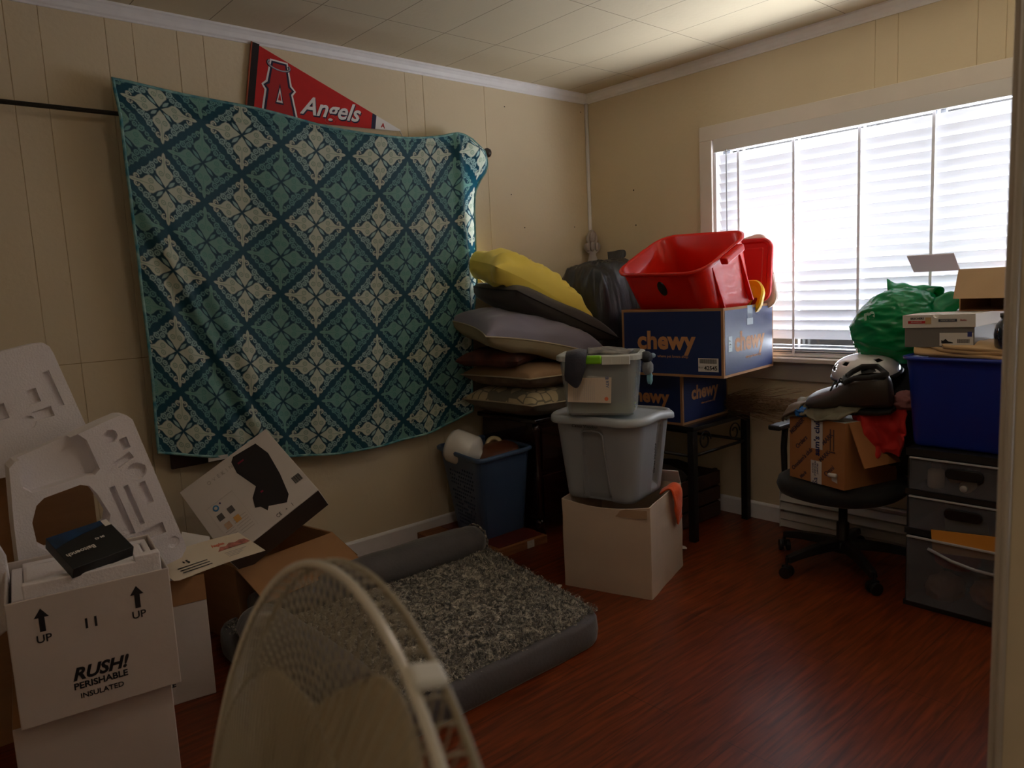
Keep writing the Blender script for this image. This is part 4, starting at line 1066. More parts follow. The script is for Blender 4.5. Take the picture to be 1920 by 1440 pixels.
# folded cloths
ctrl = lambda z, x0, x1, y0, y1, dz=0.0: [[(x0, y0, z), ((x0 + x1) / 2, y0 - 0.006, z + dz), (x1, y0, z)], [(x0, (y0 + y1) / 2, z + 0.01), ((x0 + x1) / 2, (y0 + y1) / 2, z + 0.012), (x1, (y0 + y1) / 2, z + 0.01)], [(x0, y1, z), ((x0 + x1) / 2, y1, z + dz), (x1, y1, z)]]
BUR = mat('burgundy_woven_cloth', (128, 46, 40), 0.85, rgb2=(90, 50, 44), vscale=24, bump=0.2, bscale=120)
rc = thing('folded_tablecloth', 'folded burgundy woven cloth with cream edge between the grey pillow and tan cushion', 'cloth', (-0.76, -0.36, 0.905))
for k in range(4):
    patch(ctrl(0.010 * k, -0.10 + 0.012 * (k % 2), 0.30, -0.235 + 0.006 * k, 0.2), 16, 10, 0.006, 14, k).build('fold', BUR, rc, smooth=True, solid=0.008)
MB().tube([(-0.10 + 0.41 * k / 12, -0.240 + 0.004 * math.sin(k), 0.006 + 0.002 * math.sin(k * 1.7)) for k in range(13)], 0.005, 6).build('cream_edge', mat('cream_edge', (206, 194, 168), 0.8), rc, smooth=True)
cushion('throw_pillow', 'flat brown red throw pillow squeezed under the purple grey pillow, beside the blanket', 0.34, 0.36, 0.09, TM((-1.02, -0.30, 0.935), ry=-4, rz=20), mat('rust_brown_fabric', (98, 54, 44), 0.9, rgb2=(66, 40, 36), vscale=18), 3, None, cat='pillow')
cushion('bed_pillow', 'purple grey bed pillow with cream underside, its corner pointing left', 0.72, 0.50, 0.185, TM((-0.890, -0.375, 1.040), rx=8, ry=13, rz=-14), mat('lilac_grey_sateen', (128, 122, 140), 0.6, sheen=0.3, var=0.08, vscale=5), 4, mat('beige_edge', (170, 158, 132), 0.8), under=mat('beige_underside', (168, 154, 124), 0.8), crease=0.016, freq=5, pinch=0.10, cat='pillow', sag=0.02)
cushion('seat_cushion', 'charcoal suede cushion with a dark seam, below the yellow pillow', 0.72, 0.50, 0.135, TM((-0.715, -0.285, 1.140), rx=5, ry=23, rz=-6), mat('charcoal_cushion_suede', (70, 64, 60), 0.85, sheen=0.25, var=0.15, vscale=7), 5, mat('dark_seam', (38, 34, 34), 0.8), crease=0.012, freq=4)
cushion('bed_pillow', 'bright yellow wrinkled pillow on top of the pile', 0.70, 0.44, 0.20, TM((-0.765, -0.262, 1.285), rx=10, ry=29, rz=-8), mat('yellow_cotton', (242, 216, 92), 0.7, sheen=0.15, var=0.05), 6, None, crease=0.034, freq=8.5, pinch=0.12, cat='pillow', sag=0.03)

# ================================================================== CENTRE STACK
wb = thing('tote_box', 'plain white cardboard box on the floor under the grey tote', 'box', (-1.199, -1.361, 0), (0, 0, 18.4))
W_, D_, H_ = 0.404, 0.385, 0.383; N_ = 18
def wallsheet(p0, p1, nrm, dip, bow, up_extra=0.0):
    vs = []; fs = []; nz_ = 14
    for j in range(nz_ + 1):
        for i in range(N_ + 1):
            u = i / N_; v = j / nz_
            x = p0[0] + (p1[0] - p0[0]) * u; y = p0[1] + (p1[1] - p0[1]) * u
            hz = (H_ + up_extra * u - dip * math.sin(PI * u)) * v
            o_f = bow * math.sin(PI * u) * v + 0.003 * noise.noise(Vector((x * 9, y * 9, v * 4)))
            vs.append((x + nrm[0] * o_f, y + nrm[1] * o_f, hz))
    for j in range(nz_):
        for i in range(N_):
            a = j * (N_ + 1) + i; fs.append((a, a + 1, a + N_ + 2, a + N_ + 1))
    return vs, fs
mb = MB()
mb.add(*wallsheet((0, D_), (0, 0), (-1, 0), 0.016, 0.018, 0.0)); mb.add(*wallsheet((0, 0), (W_, 0), (0, -1), 0.006, -0.012, 0.0))
mb.add(*wallsheet((W_, 0), (W_, D_), (1, 0), 0, 0.0)); mb.add(*wallsheet((W_, D_), (0, D_), (0, 1), 0, 0.0))
mb.b2((0.003, 0.003, 0.0), (W_ - 0.003, D_ - 0.003, 0.006))
mb.build('body', mat('creased_white_card', (206, 186, 168), 0.65, var=0.10, vscale=4, bump=0.15, bscale=12), wb, solid=0.005)
MB().prism([(0.006, 0.335), (0.10, 0.372), (0.190, 0.375), (0.190, 0.34)], 0, 0.001, frame((-0.016, 0.195, 0), (0, -1, 0), (0, 0, 1))).build('torn_patch', mat('torn_card_brown', (172, 142, 116), 0.8), wb)
flap(wb, 'r', W_, D_, H_, 0.07, 60, CARDW).location = (W_, D_ / 2, H_)

GT = mat('grey_tote_plastic', (150, 153, 160), 0.42, var=0.05, vscale=4, bump=0.05, bscale=120)
tt = thing('storage_tote', 'large grey lidded plastic storage tote standing in the white box', 'storage tote', M=TM((-1.076, -1.076, 0.368), rz=13) @ Matrix.Diagonal((1, 1, 0.925, 1)))
TW, TD = 0.305, 0.325
def tdisp(q):
    x, y, z = q
    def rec(c, w_, zt_, zb_, taper):
        if z > zt_ or z < zb_: return 0
        ww = w_ * (1 + taper * (zt_ - z)); e = abs(c) / ww
        return 0.026 * min(1, max(0, (1 - e) * 6)) * min(1, (zt_ - z) * 60)
    if x < -TW / 2 + 0.02 - 0.0: x = x + rec(y, 0.050, 0.335, 0.0, 1.0)
    if y < -TD / 2 + 0.02: y = y + rec(x - 0.05, 0.030, 0.335, 0.05, 0.3)
    return (x, y, z)
prof = [(-0.03, 0.0), (-0.008, 0.004), (0.0, 0.016)] + [(0.0 + 0.040 * (k / 16) , 0.016 + 0.354 * k / 16) for k in range(1, 17)] + [(0.042, 0.374), (0.050, 0.377), (0.050, 0.384), (0.036, 0.388)] + [(0.030, 0.374), (0.0, 0.05), (-0.03, 0.02)]
sweep(TW, TD, 0.05, prof, 8, 56, True, True, tdisp).build('bin', GT, tt, smooth=True)
prof = [(0.062, 0.366), (0.066, 0.372), (0.064, 0.392), (0.056, 0.400), (0.036, 0.398), (0.026, 0.391), (-0.04, 0.393)]
def ld(q):
    x, y, z = q; k = ((x / 0.21) ** 2 + (y / 0.23) ** 2)
    return (x, y, z + 0.012 - 0.020 * k * 0.6 - (0.022 * max(0, x) / 0.2))
sweep(TW, TD, 0.05, prof, 8, 10, False, True, ld).build('lid', mat('pale_grey_lid', (172, 178, 184), 0.4), tt, smooth=True)
SCR = mat('marker_ink', (28, 26, 30), 0.6)
def facex(z): return -(TW / 2 + 0.040 * (z - 0.016) / 0.354)
pts = [(facex(z) - 0.0005, s_ * 0.050 * (1 + (0.335 - z)) - s_ * 0.002, z) for s_, zs_ in ((1, np.linspace(0.03, 0.315, 8)), (-1, np.linspace(0.315, 0.03, 8))) for z in zs_]
pts = pts[:8] + [(facex(0.330) - 0.0005, 0.036, 0.330), (facex(0.335) - 0.0005, 0.0, 0.335), (facex(0.330) - 0.0005, -0.036, 0.330)] + pts[8:]
MB().tube(pts, 0.0042, 8).build('added_recess_ridge', GT, tt, smooth=True)  # ridge added around the recess so its outline picks up shading
Fl = frame((-0.1935, 0.03, 0.352), (0, -1, 0), (0, 0, 1))
text('Canes Voodoo', 0.020, Fl, SCR, tt, 'handwriting', shear=0.25); text('Zoz', 0.022, frame((-0.1585, 0.015, 0.28), (0, -1, 0), (0, 0, 1)), SCR, tt, 'handwriting', shear=0.25)
text('Canes Voodoo', 0.022, frame((-0.02, -0.201, 0.19), (0.18, 0, 1), (-1, 0, 0.18)), SCR, tt, 'handwriting', shear=0.2)

# clear bin with its contents
CLR = mat('clear_plastic', (198, 204, 206), 0.25, transp=0.62, spec=0.6)
cb = thing('clear_bin', 'translucent plastic bin with a paper card stuck on it, on top of the grey tote', 'storage bin', M=TM((-1.188, -1.123, 0.745), rz=34))
CW, CD = 0.20, 0.275
prof = [(-0.03, 0), (-0.006, 0.003), (0, 0.012), (0.022, 0.228), (0.028, 0.230), (0.028, 0.240), (0.018, 0.243), (0.012, 0.236), (-0.006, 0.012)]
sweep(CW, CD, 0.03, prof, 6, 2, True, True).build('bin', CLR, cb, smooth=False, bevel=0)
prof = [(0.030, 0.226), (0.036, 0.228), (0.036, 0.246), (0.030, 0.250), (0.016, 0.250), (0.014, 0.240)]
sweep(CW, CD, 0.03, prof, 6, 2, False, False).build('rim', mat('frosted_rim', (206, 210, 206), 0.35, transp=0.25), cb)
MB().b2((-0.142, -0.130, 0.212), (-0.130, -0.02, 0.247)).build('hinged_latch', mat('frosted_latch', (214, 216, 212), 0.35, transp=0.1), cb, bevel=0.003)
mb = MB()
for k in range(4): MB().b2((-0.144, -0.128 + k * 0.034, 0.214), (-0.1415, -0.125 + k * 0.034, 0.245)).build('latch_rib', bpy.data.materials['frosted_latch'], cb)
MB().b2((-0.148, -0.020, 0.216), (-0.128, 0.055, 0.250)).build('handle', mat('lime_plastic', (122, 190, 30), 0.35), cb, bevel=0.008, seg=3)
Fc = frame((-0.1165, 0.030, 0.118), (0, -1, 0), (0.10, 0, 1))
pc = decal(rectp(-0.092, -0.058, 0.082, 0.048), Fc @ TM((0, 0, 0.002), rz=-2), mat('kraft_white_paper', (206, 190, 174), 0.6), cb, 'paper_card')
mb = MB()
for k in range(12): mb.prism(rectp(-0.02 + k * 0.0075, -0.05, -0.0185 + k * 0.0075, 0.01 + 0.03 * ((k * 7) % 5) / 5), 0, 0.0004)
mb.build('printed_lines', PG, cb, M=Fc @ TM((-0.05, 0, 0.0030)))
text('@ RTV', 0.015, Fc @ TM((0.066, 0.024, 0.0031), rz=-90), mat('blue_grey_print', (92, 104, 140), 0.6), cb, 'printed_logo', off=0.0005)
MB().lathe([(0.008, 0), (0.008, 0.0004)], 14, Fc @ TM((0.062, -0.044, 0.003))).build('printed_dot', mat('orange_dot', (214, 110, 70), 0.6), cb)
# contents
tag(blob((0.185, 0.26, 0.17), 21, 0.08, 1.5, 4, pw=4).build('folded_clothes', mat('slate_cloth', (66, 74, 84), 0.9, var=0.2), smooth=True, M=TM((-1.188, -1.123, 0.877), rz=34)), 'slate blue folded clothes seen through the clear bin', 'clothes')
tag(blob((0.17, 0.25, 0.040), 22, 0.12, 2.5, 4, pw=4).build('packets', mat('lime_cream_packets', (204, 202, 150), 0.6, rgb2=(140, 170, 60), vscale=16), smooth=True, M=TM((-1.188, -1.123, 0.773), rz=34)), 'cream and lime packets at the bottom of the clear bin', 'packets')
# dark cloth hanging over its edge
mcl = TM((-1.188, -1.123, 0.745), rz=34)
def wp(x, y, z): return tuple(mcl @ Vector((x + 0.030, y * 0.76, z - 0.006)))
c4 = [[wp(-0.02, 0.06, 0.25), wp(-0.03, 0.10, 0.262), wp(-0.02, 0.15, 0.255)], [wp(-0.13, 0.055, 0.272), wp(-0.13, 0.10, 0.280), wp(-0.13, 0.16, 0.270)],
      [wp(-0.185, 0.050, 0.252), wp(-0.195, 0.10, 0.262), wp(-0.188, 0.155, 0.25)], [wp(-0.198, 0.062, 0.20), wp(-0.206, 0.11, 0.20), wp(-0.199, 0.165, 0.19)], [wp(-0.190, 0.085, 0.155), wp(-0.20, 0.11, 0.135), wp(-0.192, 0.165, 0.165)]]
tag(patch(c4, 30, 36, 0.007, 14, 2).build('sweatshirt', mat('dark_navy_fleece', (50, 50, 62), 0.9, sheen=0.3, bump=0.2, bscale=120), smooth=True, solid=0.008), 'dark navy garment hanging over the rim of the clear bin beside its green handle', 'clothes')
c5 = [[wp(-0.05, -0.18, 0.258), wp(-0.05, -0.08, 0.272), wp(-0.05, 0.06, 0.268)], [wp(-0.10, -0.17, 0.262), wp(-0.11, -0.08, 0.268), wp(-0.11, 0.06, 0.280)], [wp(-0.14, -0.15, 0.253), wp(-0.15, -0.08, 0.256), wp(-0.15, 0.05, 0.26)]]
tag(patch(c5, 26, 20, 0.010, 18, 5).build('cloth', mat('grey_cream_knit', (150, 144, 136), 0.9, rgb2=(60, 60, 66), vscale=14), smooth=True, solid=0.008), 'grey and cream cloth bunched along the top of the clear bin', 'cloth')
# small toy dangling from the right corner
ty = thing('plush_toy', 'small black, grey and light blue toy dangling at the right corner of the clear bin', 'toy', M=TM(wp(-0.085, -0.245, 0.225)))
for nm, c, sz, lo in (('head', (40, 44, 52), (0.05, 0.045, 0.045), (0, 0, 0.012)), ('body', (120, 124, 132), (0.045, 0.04, 0.06), (0.004, -0.002, -0.03)), ('leg', (120, 176, 196), (0.022, 0.022, 0.055), (0.012, -0.006, -0.072)), ('arm', (128, 150, 168), (0.03, 0.02, 0.02), (0.024, -0.012, 0.016))):
    blob(sz, len(nm), 0.10, 1.4, 3).build(nm, mat('toy_' + nm, c, 0.7), ty, smooth=True, M=TM(lo))

# orange cloth over the white box edge
o18 = TM((-1.199, -1.361, 0), rz=18.4)
def wo(x, y, z): return tuple(o18 @ Vector((x, y, z)))
c6 = [[wo(0.26, 0.05, 0.36), wo(0.30, 0.05, 0.375), wo(0.34, 0.05, 0.37)], [wo(0.262, 0.01, 0.392), wo(0.30, 0.008, 0.402), wo(0.338, 0.01, 0.397)], [wo(0.255, -0.016, 0.375), wo(0.30, -0.020, 0.385), wo(0.345, -0.016, 0.38)],
      [wo(0.262, -0.016, 0.30), wo(0.31, -0.024, 0.30), wo(0.352, -0.016, 0.305)], [wo(0.288, -0.015, 0.245), wo(0.30, -0.018, 0.225), wo(0.358, -0.015, 0.245)]]
tag(patch(c6, 26, 34, 0.006, 20, 8).build('orange_glove', mat('orange_knit', (226, 82, 14), 0.8, sheen=0.2, bump=0.3, bscale=90), smooth=True, solid=0.007), 'bright orange knitted cloth hanging over the corner of the white box', 'cloth')
# fluff on the floor
for k, (x, y, s_, lb) in enumerate(((-1.36, -0.99, 0.022, 'tuft of white fluff on the floor at the left corner of the white box'), (-1.43, -1.14, 0.030, 'flat white fluff on the floor between the dog bed and white box'), (-0.63, -1.11, 0.022, 'white scrap on the floor beside the front table leg'))):
    tag(blob((s_ * 1.6, s_, s_ * 0.35), 30 + k, 0.3, 2.5, 3).build('fluff', PAPER, M=TM((x, y, s_ * 0.16), rz=30 * k)), lb, 'fluff')

# ================================================================== CORNER: TABLE, CARTONS, TUB
TX0, TX1, TY0, TY1, TZ = -0.54, -0.035, -1.11, -0.10, 0.572
tb = thing('metal_table', 'black metal table with a curled lower rail in the corner, carrying the blue cartons', 'table', ((TX0 + TX1) / 2, (TY0 + TY1) / 2, 0))
hw, hd = (TX1 - TX0) / 2, (TY1 - TY0) / 2
MB().b2((-hw, -hd, TZ - 0.022), (hw, hd, TZ)).build('table_top', mat('black_glass_top', (20, 20, 24), 0.25), tb, bevel=0.003)
for x in (-hw + 0.018, hw - 0.018):
    for y in (-hd + 0.018, hd - 0.018):
        MB().b2((x - 0.018, y - 0.018, 0), (x + 0.018, y + 0.018, TZ - 0.022)).build('leg', BLKM, tb, bevel=0.003)
for y in (-hd + 0.018, hd - 0.018): MB().tube([(-hw + 0.036, y, 0.425), (hw - 0.036, y, 0.425)], 0.008, 8).build('rail', BLKM, tb, smooth=True)
for x in (-hw + 0.018, hw - 0.018): MB().tube([(x, -hd + 0.036, 0.425), (x, hd - 0.036, 0.425)], 0.008, 8).build('rail', BLKM, tb, smooth=True)
for x0 in (-0.13, 0.13):
    MB().tube([(x0 + 0.05 * math.cos(a) * (1 - a / 14), -hd + 0.018, 0.487 + 0.05 * math.sin(a) * (1 - a / 14)) for a in np.linspace(0, 9, 40)], 0.004, 6).build('scroll', BLKM, tb, smooth=True)

CHB = mat('navy_printed_card', (22, 40, 92), 0.5, var=0.08, vscale=3, bump=0.03, bscale=60); CHO = mat('kraft_orange_print', (190, 132, 84), 0.65)
def rprint(F, par, s=1.0, sub=True):
    text('chewy', 0.108 * s, F, CHO, par, 'printed_logo', off=0.0040 * s, spacing=1.02)
    if sub: text('where pet lovers shop', 0.0165 * s, F @ TM((0.035 * s, -0.066 * s, 0)), CHO, par, 'printed_slogan', off=0.0002)
def blue_carton(label, loc, rz, w, d, h, open_top=True):
    t = thing('shipping_carton', label, 'box', loc, (0, 0, rz), 'navy pet-shop shipping cartons')
    c = MB(); th = 0.005
    c.b2((0, 0, 0), (w, th, h)).b2((0, d - th, 0), (w, d, h)).b2((0, th, 0), (th, d - th, h)).b2((w - th, th, 0), (w, d - th, h)).b2((th, th, 0), (w - th, d - th, th))
    if not open_top: c.b2((th, th, h - th), (w - th, d - th, h))
    c.build('body', CARD, t)
    g = 0.012
    for nm, M_, L_ in (('printed_panel', frame((g, -0.0005, g), (1, 0, 0), (0, 0, 1)), w), ('printed_panel', frame((-0.0005, d - g, g), (0, -1, 0), (0, 0, 1)), d)):
        decal(rectp(0, 0, L_ - 2 * g, h - 2 * g), M_, CHB, t, nm, th=0.0005)
    return t
lo_h = 0.253
t = blue_carton('navy blue printed carton on the black table, underneath the bigger one', (-0.524, -1.04, TZ), 2.6, 0.42, 0.40, lo_h, False)
rprint(frame((0.20, -0.0012, 0.145), (1, 0, 0), (0, 0, 1)), t, 0.86); rprint(frame((-0.0012, 0.20, 0.13), (0, -1, 0), (0, 0, 1)), t, 0.86)
UC = (-0.587, -1.312, TZ + lo_h)
t = blue_carton('big navy blue printed carton with open top holding the red tub, on the smaller carton', UC, 6.5, 0.535, 0.535, 0.315)
rprint(frame((0.265, -0.0012, 0.150), (1, 0, 0), (0, 0, 1)), t, 1.12); rprint(frame((-0.0012, 0.295, 0.165), (0, -1, 0), (0, 0, 1)), t, 1.08)
Fs = frame((-0.0014, 0.075, 0.058), (0, -1, 0), (0, 0, 1))
decal(rectp(-0.050, -0.030, 0.050, 0.032), Fs, PAPER, t, 'shipping_label')
text('42545', 0.026, Fs @ TM((0.012, -0.014, 0.0007)), INK, t, 'label_number', off=0.0006)
text('TR 17', 0.010, Fs @ TM((-0.038, -0.012, 0.0007)), INK, t, 'label_code')
mb = MB(); xx = -0.042
for k in range(30):
    w_ = [0.0022, 0.0010, 0.0016, 0.0008][(k * 7) % 4]; mb.prism(rectp(xx, 0.008, xx + w_, 0.028), 0, 0.0004); xx += w_ + 0.0014
mb.build('label_barcode', INK, t, M=Fs @ TM((0, 0, 0.0007)))
decal(rectp(0.240, 0.25, 0.295, 0.3155), frame((0, -0.0012, 0), (1, 0, 0), (0, 0, 1)), mat('clear_tape', (120, 140, 160), 0.2, transp=0.25), t, 'packing_tape')
decal(rectp(0.235, 0.225, 0.300, 0.255), frame((0, -0.0016, 0), (1, 0, 0), (0, 0, 1)), mat('printed_tape_end', (170, 186, 196), 0.3), t, 'tape_end')
decal(rectp(0.044, 0.115, 0.080, 0.185), frame((0, -0.0016, 0), (1, 0, 0), (0, 0, 1)), mat('pale_blue_label', (176, 196, 208), 0.5), t, 'sticker')
text('13.7', 0.022, frame((0.062, -0.0024, 0.150), (0, 0, 1), (-1, 0, 0)), INK, t, 'sticker_number')
MB().b2((0.006, 0.006, 0.006), (0.529, 0.529, 0.12)).build('packing_filler', CARD, t)

# red tub, tilted, opening towards the camera and left
RT = mat('red_tub_plastic', (232, 36, 16), 0.32, var=0.06, vscale=3, coat=0.2, transl=0.25)
MT = TM((-0.535, -1.262, 1.018), ry=-27, rz=-5) @ TM((0, 0, 0), rx=2)
rtub = thing('storage_tub', 'open red plastic tub tilted inside the big navy carton', 'storage tub', M=MT)
RW, RDp = 0.32, 0.44; RHH = 0.335
off = TM((0.165, 0.235, 0))
prof = [(-0.03, 0), (-0.006, 0.004), (0, 0.015), (0.016, 0.16), (0.030, RHH - 0.03), (0.034, RHH - 0.012), (0.048, RHH - 0.010), (0.050, RHH), (0.040, RHH + 0.004), (0.028, RHH - 0.004), (0.012, 0.16), (-0.006, 0.020), (-0.03, 0.012)]
def rdisp(q):
    x, y, z = q
    if y < -RDp / 2 and z < RHH - 0.03 and abs(x) < 0.06: y += 0.006 * min(1, (0.06 - abs(x)) * 60)
    return (x, y, z)
sweep(RW, RDp, 0.055, prof, 8, 16, True, True, rdisp, M=off).build('tub', RT, rtub, smooth=True)
def tubpt(x, y, z): return (x + 0.165, y + 0.235, z)
MB().b2(tubpt(-0.055, -RDp / 2 - 0.078, RHH - 0.040), tubpt(0.085, -RDp / 2 - 0.040, RHH - 0.008)).build('handle', RT, rtub, bevel=0.006)
MB().b2(tubpt(-0.055, RDp / 2 + 0.040, RHH - 0.040), tubpt(0.085, RDp / 2 + 0.078, RHH - 0.008)).build('handle', RT, rtub, bevel=0.006)
for x in (-0.10, 0.10): MB().b2(tubpt(x - 0.004, -RDp / 2 - 0.032, 0.03), tubpt(x + 0.004, -RDp / 2 - 0.006, RHH - 0.03)).build('side_rib', RT, rtub, bevel=0.002)
MB().lathe([(0.001, 0.005), (0.032, 0.004), (0.034, 0.0)], 28, TM(tubpt(-RW / 2 - 0.029, -0.01, RHH - 0.085), ry=-96, s=None) @ Matrix.Diagonal((1.15, 0.72, 1, 1))).build('badge', mat('black_badge', (16, 16, 18), 0.25), rtub)
tag(blob((0.26, 0.36, 0.10), 41, 0.22, 2.0, 5).build('plush_toys', mat('red_orange_toys', (196, 40, 26), 0.8, rgb2=(236, 170, 60), vscale=12), smooth=True, M=MT @ TM(tubpt(-0.02, 0.0, 0.135))), 'red and orange soft toys just visible inside the red tub', 'toy')

# red lid and cream lid standing behind the tub, yellow toy at its side
def lid(name, label, w, h, mt, M):
    t = thing(name, label, 'lid', M=M)
    prof = [(0.0, 0.0), (0.006, 0.002), (0.006, 0.016), (0.0, 0.020), (-0.012, 0.020), (-0.02, 0.012), (-0.04, 0.012), (-0.045, 0.016)]
    sweep(w, h, 0.05, prof, 8, 1, True, True).build('lid', mt, t, smooth=False, bevel=0)
    return t
lid('tub_lid', 'red plastic lid standing upright behind the red tub', 0.30, 0.44, mat('red_lid', (200, 30, 34), 0.35), TM((-0.125, -1.060, 1.300), ry=-84, rz=2) )
lid('tub_lid', 'cream white plastic lid standing upright, rearmost behind the red lid', 0.36, 0.40, mat('cream_lid', (226, 208, 196), 0.4, transl=0.2), TM((0,0,0), rx=0) @ TM((-0.085, -1.070, 1.262), rx=-13) @ TM((0,0,0), ry=-86))
yt = thing('toy_trug', 'rounded yellow plastic toy with red oval holes at the right of the red tub', 'toy', M=TM((-0.195, -1.212, 1.160), ry=-72, rz=-10))
YEL = mat('yellow_plastic', (238, 190, 24), 0.35)
sweep(0.16, 0.17, 0.06, [(-0.03, 0), (0, 0.006), (0.01, 0.03), (0.004, 0.038), (-0.02, 0.034)], 8, 1, True, True).build('body', YEL, yt, smooth=False)
for x, y, a in ((0.045, 0.02, 20), (-0.045, 0.045, 60), (-0.02, -0.055, -30)): MB().lathe([(0.018, 0), (0.018, 0.0365), (0.001, 0.037)], 18, TM((x, y, 0), rz=a) @ Matrix.Diagonal((1.3, 0.7, 1, 1))).build('oval_hole', mat('red_oval' + str(a), (150, 30, 20), 0.5), yt)

# black refuse bag, on the table behind the cartons
BAG = mat('black_bin_liner', (40, 42, 47), 0.34, spec=0.6, bump=0.9, bscale=1.6, stretch=(7, 7, 2.2))
gb = thing('garbage_bag', 'tall black plastic garbage bag in the corner behind the cartons', 'bag', (-0.315, -0.340, TZ))
def bagtop(p):
    if p.z > 0.3:
        k = (p.z - 0.3) / 0.7; p.y *= 1 - 0.15 * k; p.z += 0.05 * p.x * k
    return p
o = blob((0.45, 0.40, 0.84), 51, 0.024, 1.5, 6, fold=(1.5, 1.5, 0.4), pw=5, top=bagtop).build('bag', BAG, gb, smooth=True, M=TM((0.02, 0, 0.405)))
MB().add([(0.10, -0.02, 0.80), (0.20, -0.04, 0.90), (0.24, 0.0, 0.86), (0.12, 0.03, 0.79), (0.17, -0.06, 0.84), (0.15, 0.06, 0.88)], [(0, 4, 1, 5), (4, 2, 1), (3, 5, 2), (0, 3, 5)]).build('tied_top', BAG, gb, solid=0.006, subsurf=2)
tag(blob((0.26, 0.26, 0.32), 53, 0.10, 1.5, 5, fold=(1.4, 1.4, 0.6)).build('garbage_bag', BAG, smooth=True, M=TM((-0.14, -0.54, TZ + 0.45))), 'small black plastic bag lump between the tall garbage bag and the red tub', 'bag')
tag(MB().b2((-0.11, -0.11, 0), (0.11, 0.11, 0.30)).build('shoe_carton', CARD, bevel=0.002, M=TM((-0.155, -0.50, TZ))), 'plain cardboard box on the table behind the navy cartons', 'box')

# carved post top in the corner
post = thing('bed_post', 'weathered grey carved wooden post rising from behind the black garbage bag', 'post', M=TM((-0.055, -0.062, 0), rz=-42))
GW = mat('weathered_grey_wood', (192, 182, 178), 0.85, rgb2=(150, 138, 136), vscale=18, stretch=(1, 1, 0.3), bump=0.5, bscale=50)
half = [(0.030, 0), (0.030, 1.36), (0.036, 1.40), (0.026, 1.43), (0.020, 1.455), (0.034, 1.465), (0.048, 1.485), (0.050, 1.505), (0.040, 1.520), (0.026, 1.518), (0.034, 1.535), (0.034, 1.555), (0.024, 1.580), (0.010, 1.598), (0, 1.602)]
poly = half + [(-x, z) for x, z in half[-2::-1]]
MB().prism(poly, -0.012, 0.012, frame((0, 0, 0), (1, 0, 0), (0, 0, 1))).build('carved_board', GW, post, bevel=0.004)
for x, z, r_, sx in ((0, 1.555, 0.030, 0.6), (-0.028, 1.497, 0.022, 0.55), (0.028, 1.497, 0.022, 0.55), (0, 1.50, 0.026, 0.5)):
    blob((r_ * 2 * sx, 0.022, r_ * 2.3), int(z * 100), 0.12, 3, 3).build('carved_petal', GW, post, smooth=True, M=TM((x, -0.013, z)))

# crate under the table
cr_ = thing('crate', 'dark wooden crate on the floor under the black metal table', 'crate', (-0.30, -0.72, 0))
CW_ = mat('old_dark_crate', (66, 40, 28), 0.8, var=0.4, vscale=8, bump=0.3)
for y in (-0.235, 0.235):
    for z in (0.045, 0.130, 0.215): MB().b2((-0.21, y - 0.006, z - 0.036), (0.21, y + 0.006, z + 0.036)).build('slat', CW_, cr_, bevel=0.002)
for x in (-0.21, 0.21):
    for z in (0.045, 0.130, 0.215): MB().b2((x - 0.006, -0.229, z - 0.036), (x + 0.006, 0.229, z + 0.036)).build('slat', CW_, cr_, bevel=0.002)
for x in (-0.19, 0.19):
    for y in (-0.22, 0.22): MB().b2((x - 0.014, y - 0.009, 0.0), (x + 0.014, y + 0.009, 0.262)).build('corner_post', CW_, cr_, bevel=0.002)
MB().b2((-0.20, -0.22, 0.004), (0.20, 0.22, 0.014)).build('bottom', CW_, cr_)
for k, (x, lb) in enumerate(((-0.09, 'left'), (0.02, 'middle'), (0.13, 'right'))):
    tag(blob((0.13, 0.30, 0.14), 60 + k, 0.1, 2, 3).build('folded_cloth', mat('crate_cloth' + str(k), ((46, 30, 26), (60, 52, 44), (40, 34, 34))[k], 0.9), smooth=True, M=TM((-0.30 + x, -0.72, 0.215))), ('rust brown', 'khaki brown', 'charcoal')[k] + ' cloth stuffed in the dark crate under the table', 'cloth')

# bundle of dry twigs lying from the table towards the window sill
tw = MB(); rnd = random.Random(12)
for k in range(190):
    y_ = rnd.uniform(-0.008, 0.008); a0 = rnd.gauss(0, 1); b0 = rnd.gauss(0, 1)
    L_ = rnd.uniform(0.34, 0.62); pts = []
    for q in range(8):
        s_ = q / 7; sp_ = 0.006 + 0.085 * s_ ** 1.3
        pts.append((-0.105 + a0 * sp_ * 0.40 + 0.008 * math.sin(q * 1.3 + k), -0.84 - L_ * s_, TZ + 0.045 + 0.02 * s_ + b0 * sp_ * 0.42 + 0.006 * math.sin(q * 2 + k * 1.7)))
    pts = [(min(x, -0.012), y, z) for x, y, z in pts]
    tw.tube(pts, [0.0024 * (1 - 0.65 * q / 7) for q in range(8)], 4)
twt = thing('twig_bundle', 'bundle of dry brown twigs lying beside the navy cartons under the window sill', 'twigs')
w_ = tw.build('twigs', mat('dry_twig', (134, 104, 76), 0.85), twt); w_['kind'] = 'stuff'
MB().tube([(-0.105 + 0.022 * math.cos(a), -0.86, TZ + 0.047 + 0.022 * math.sin(a)) for a in np.linspace(0, 2 * PI, 20, endpoint=False)], 0.003, 6, closed=True).build('tie', mat('jute', (120, 92, 60), 0.9), twt, smooth=True)

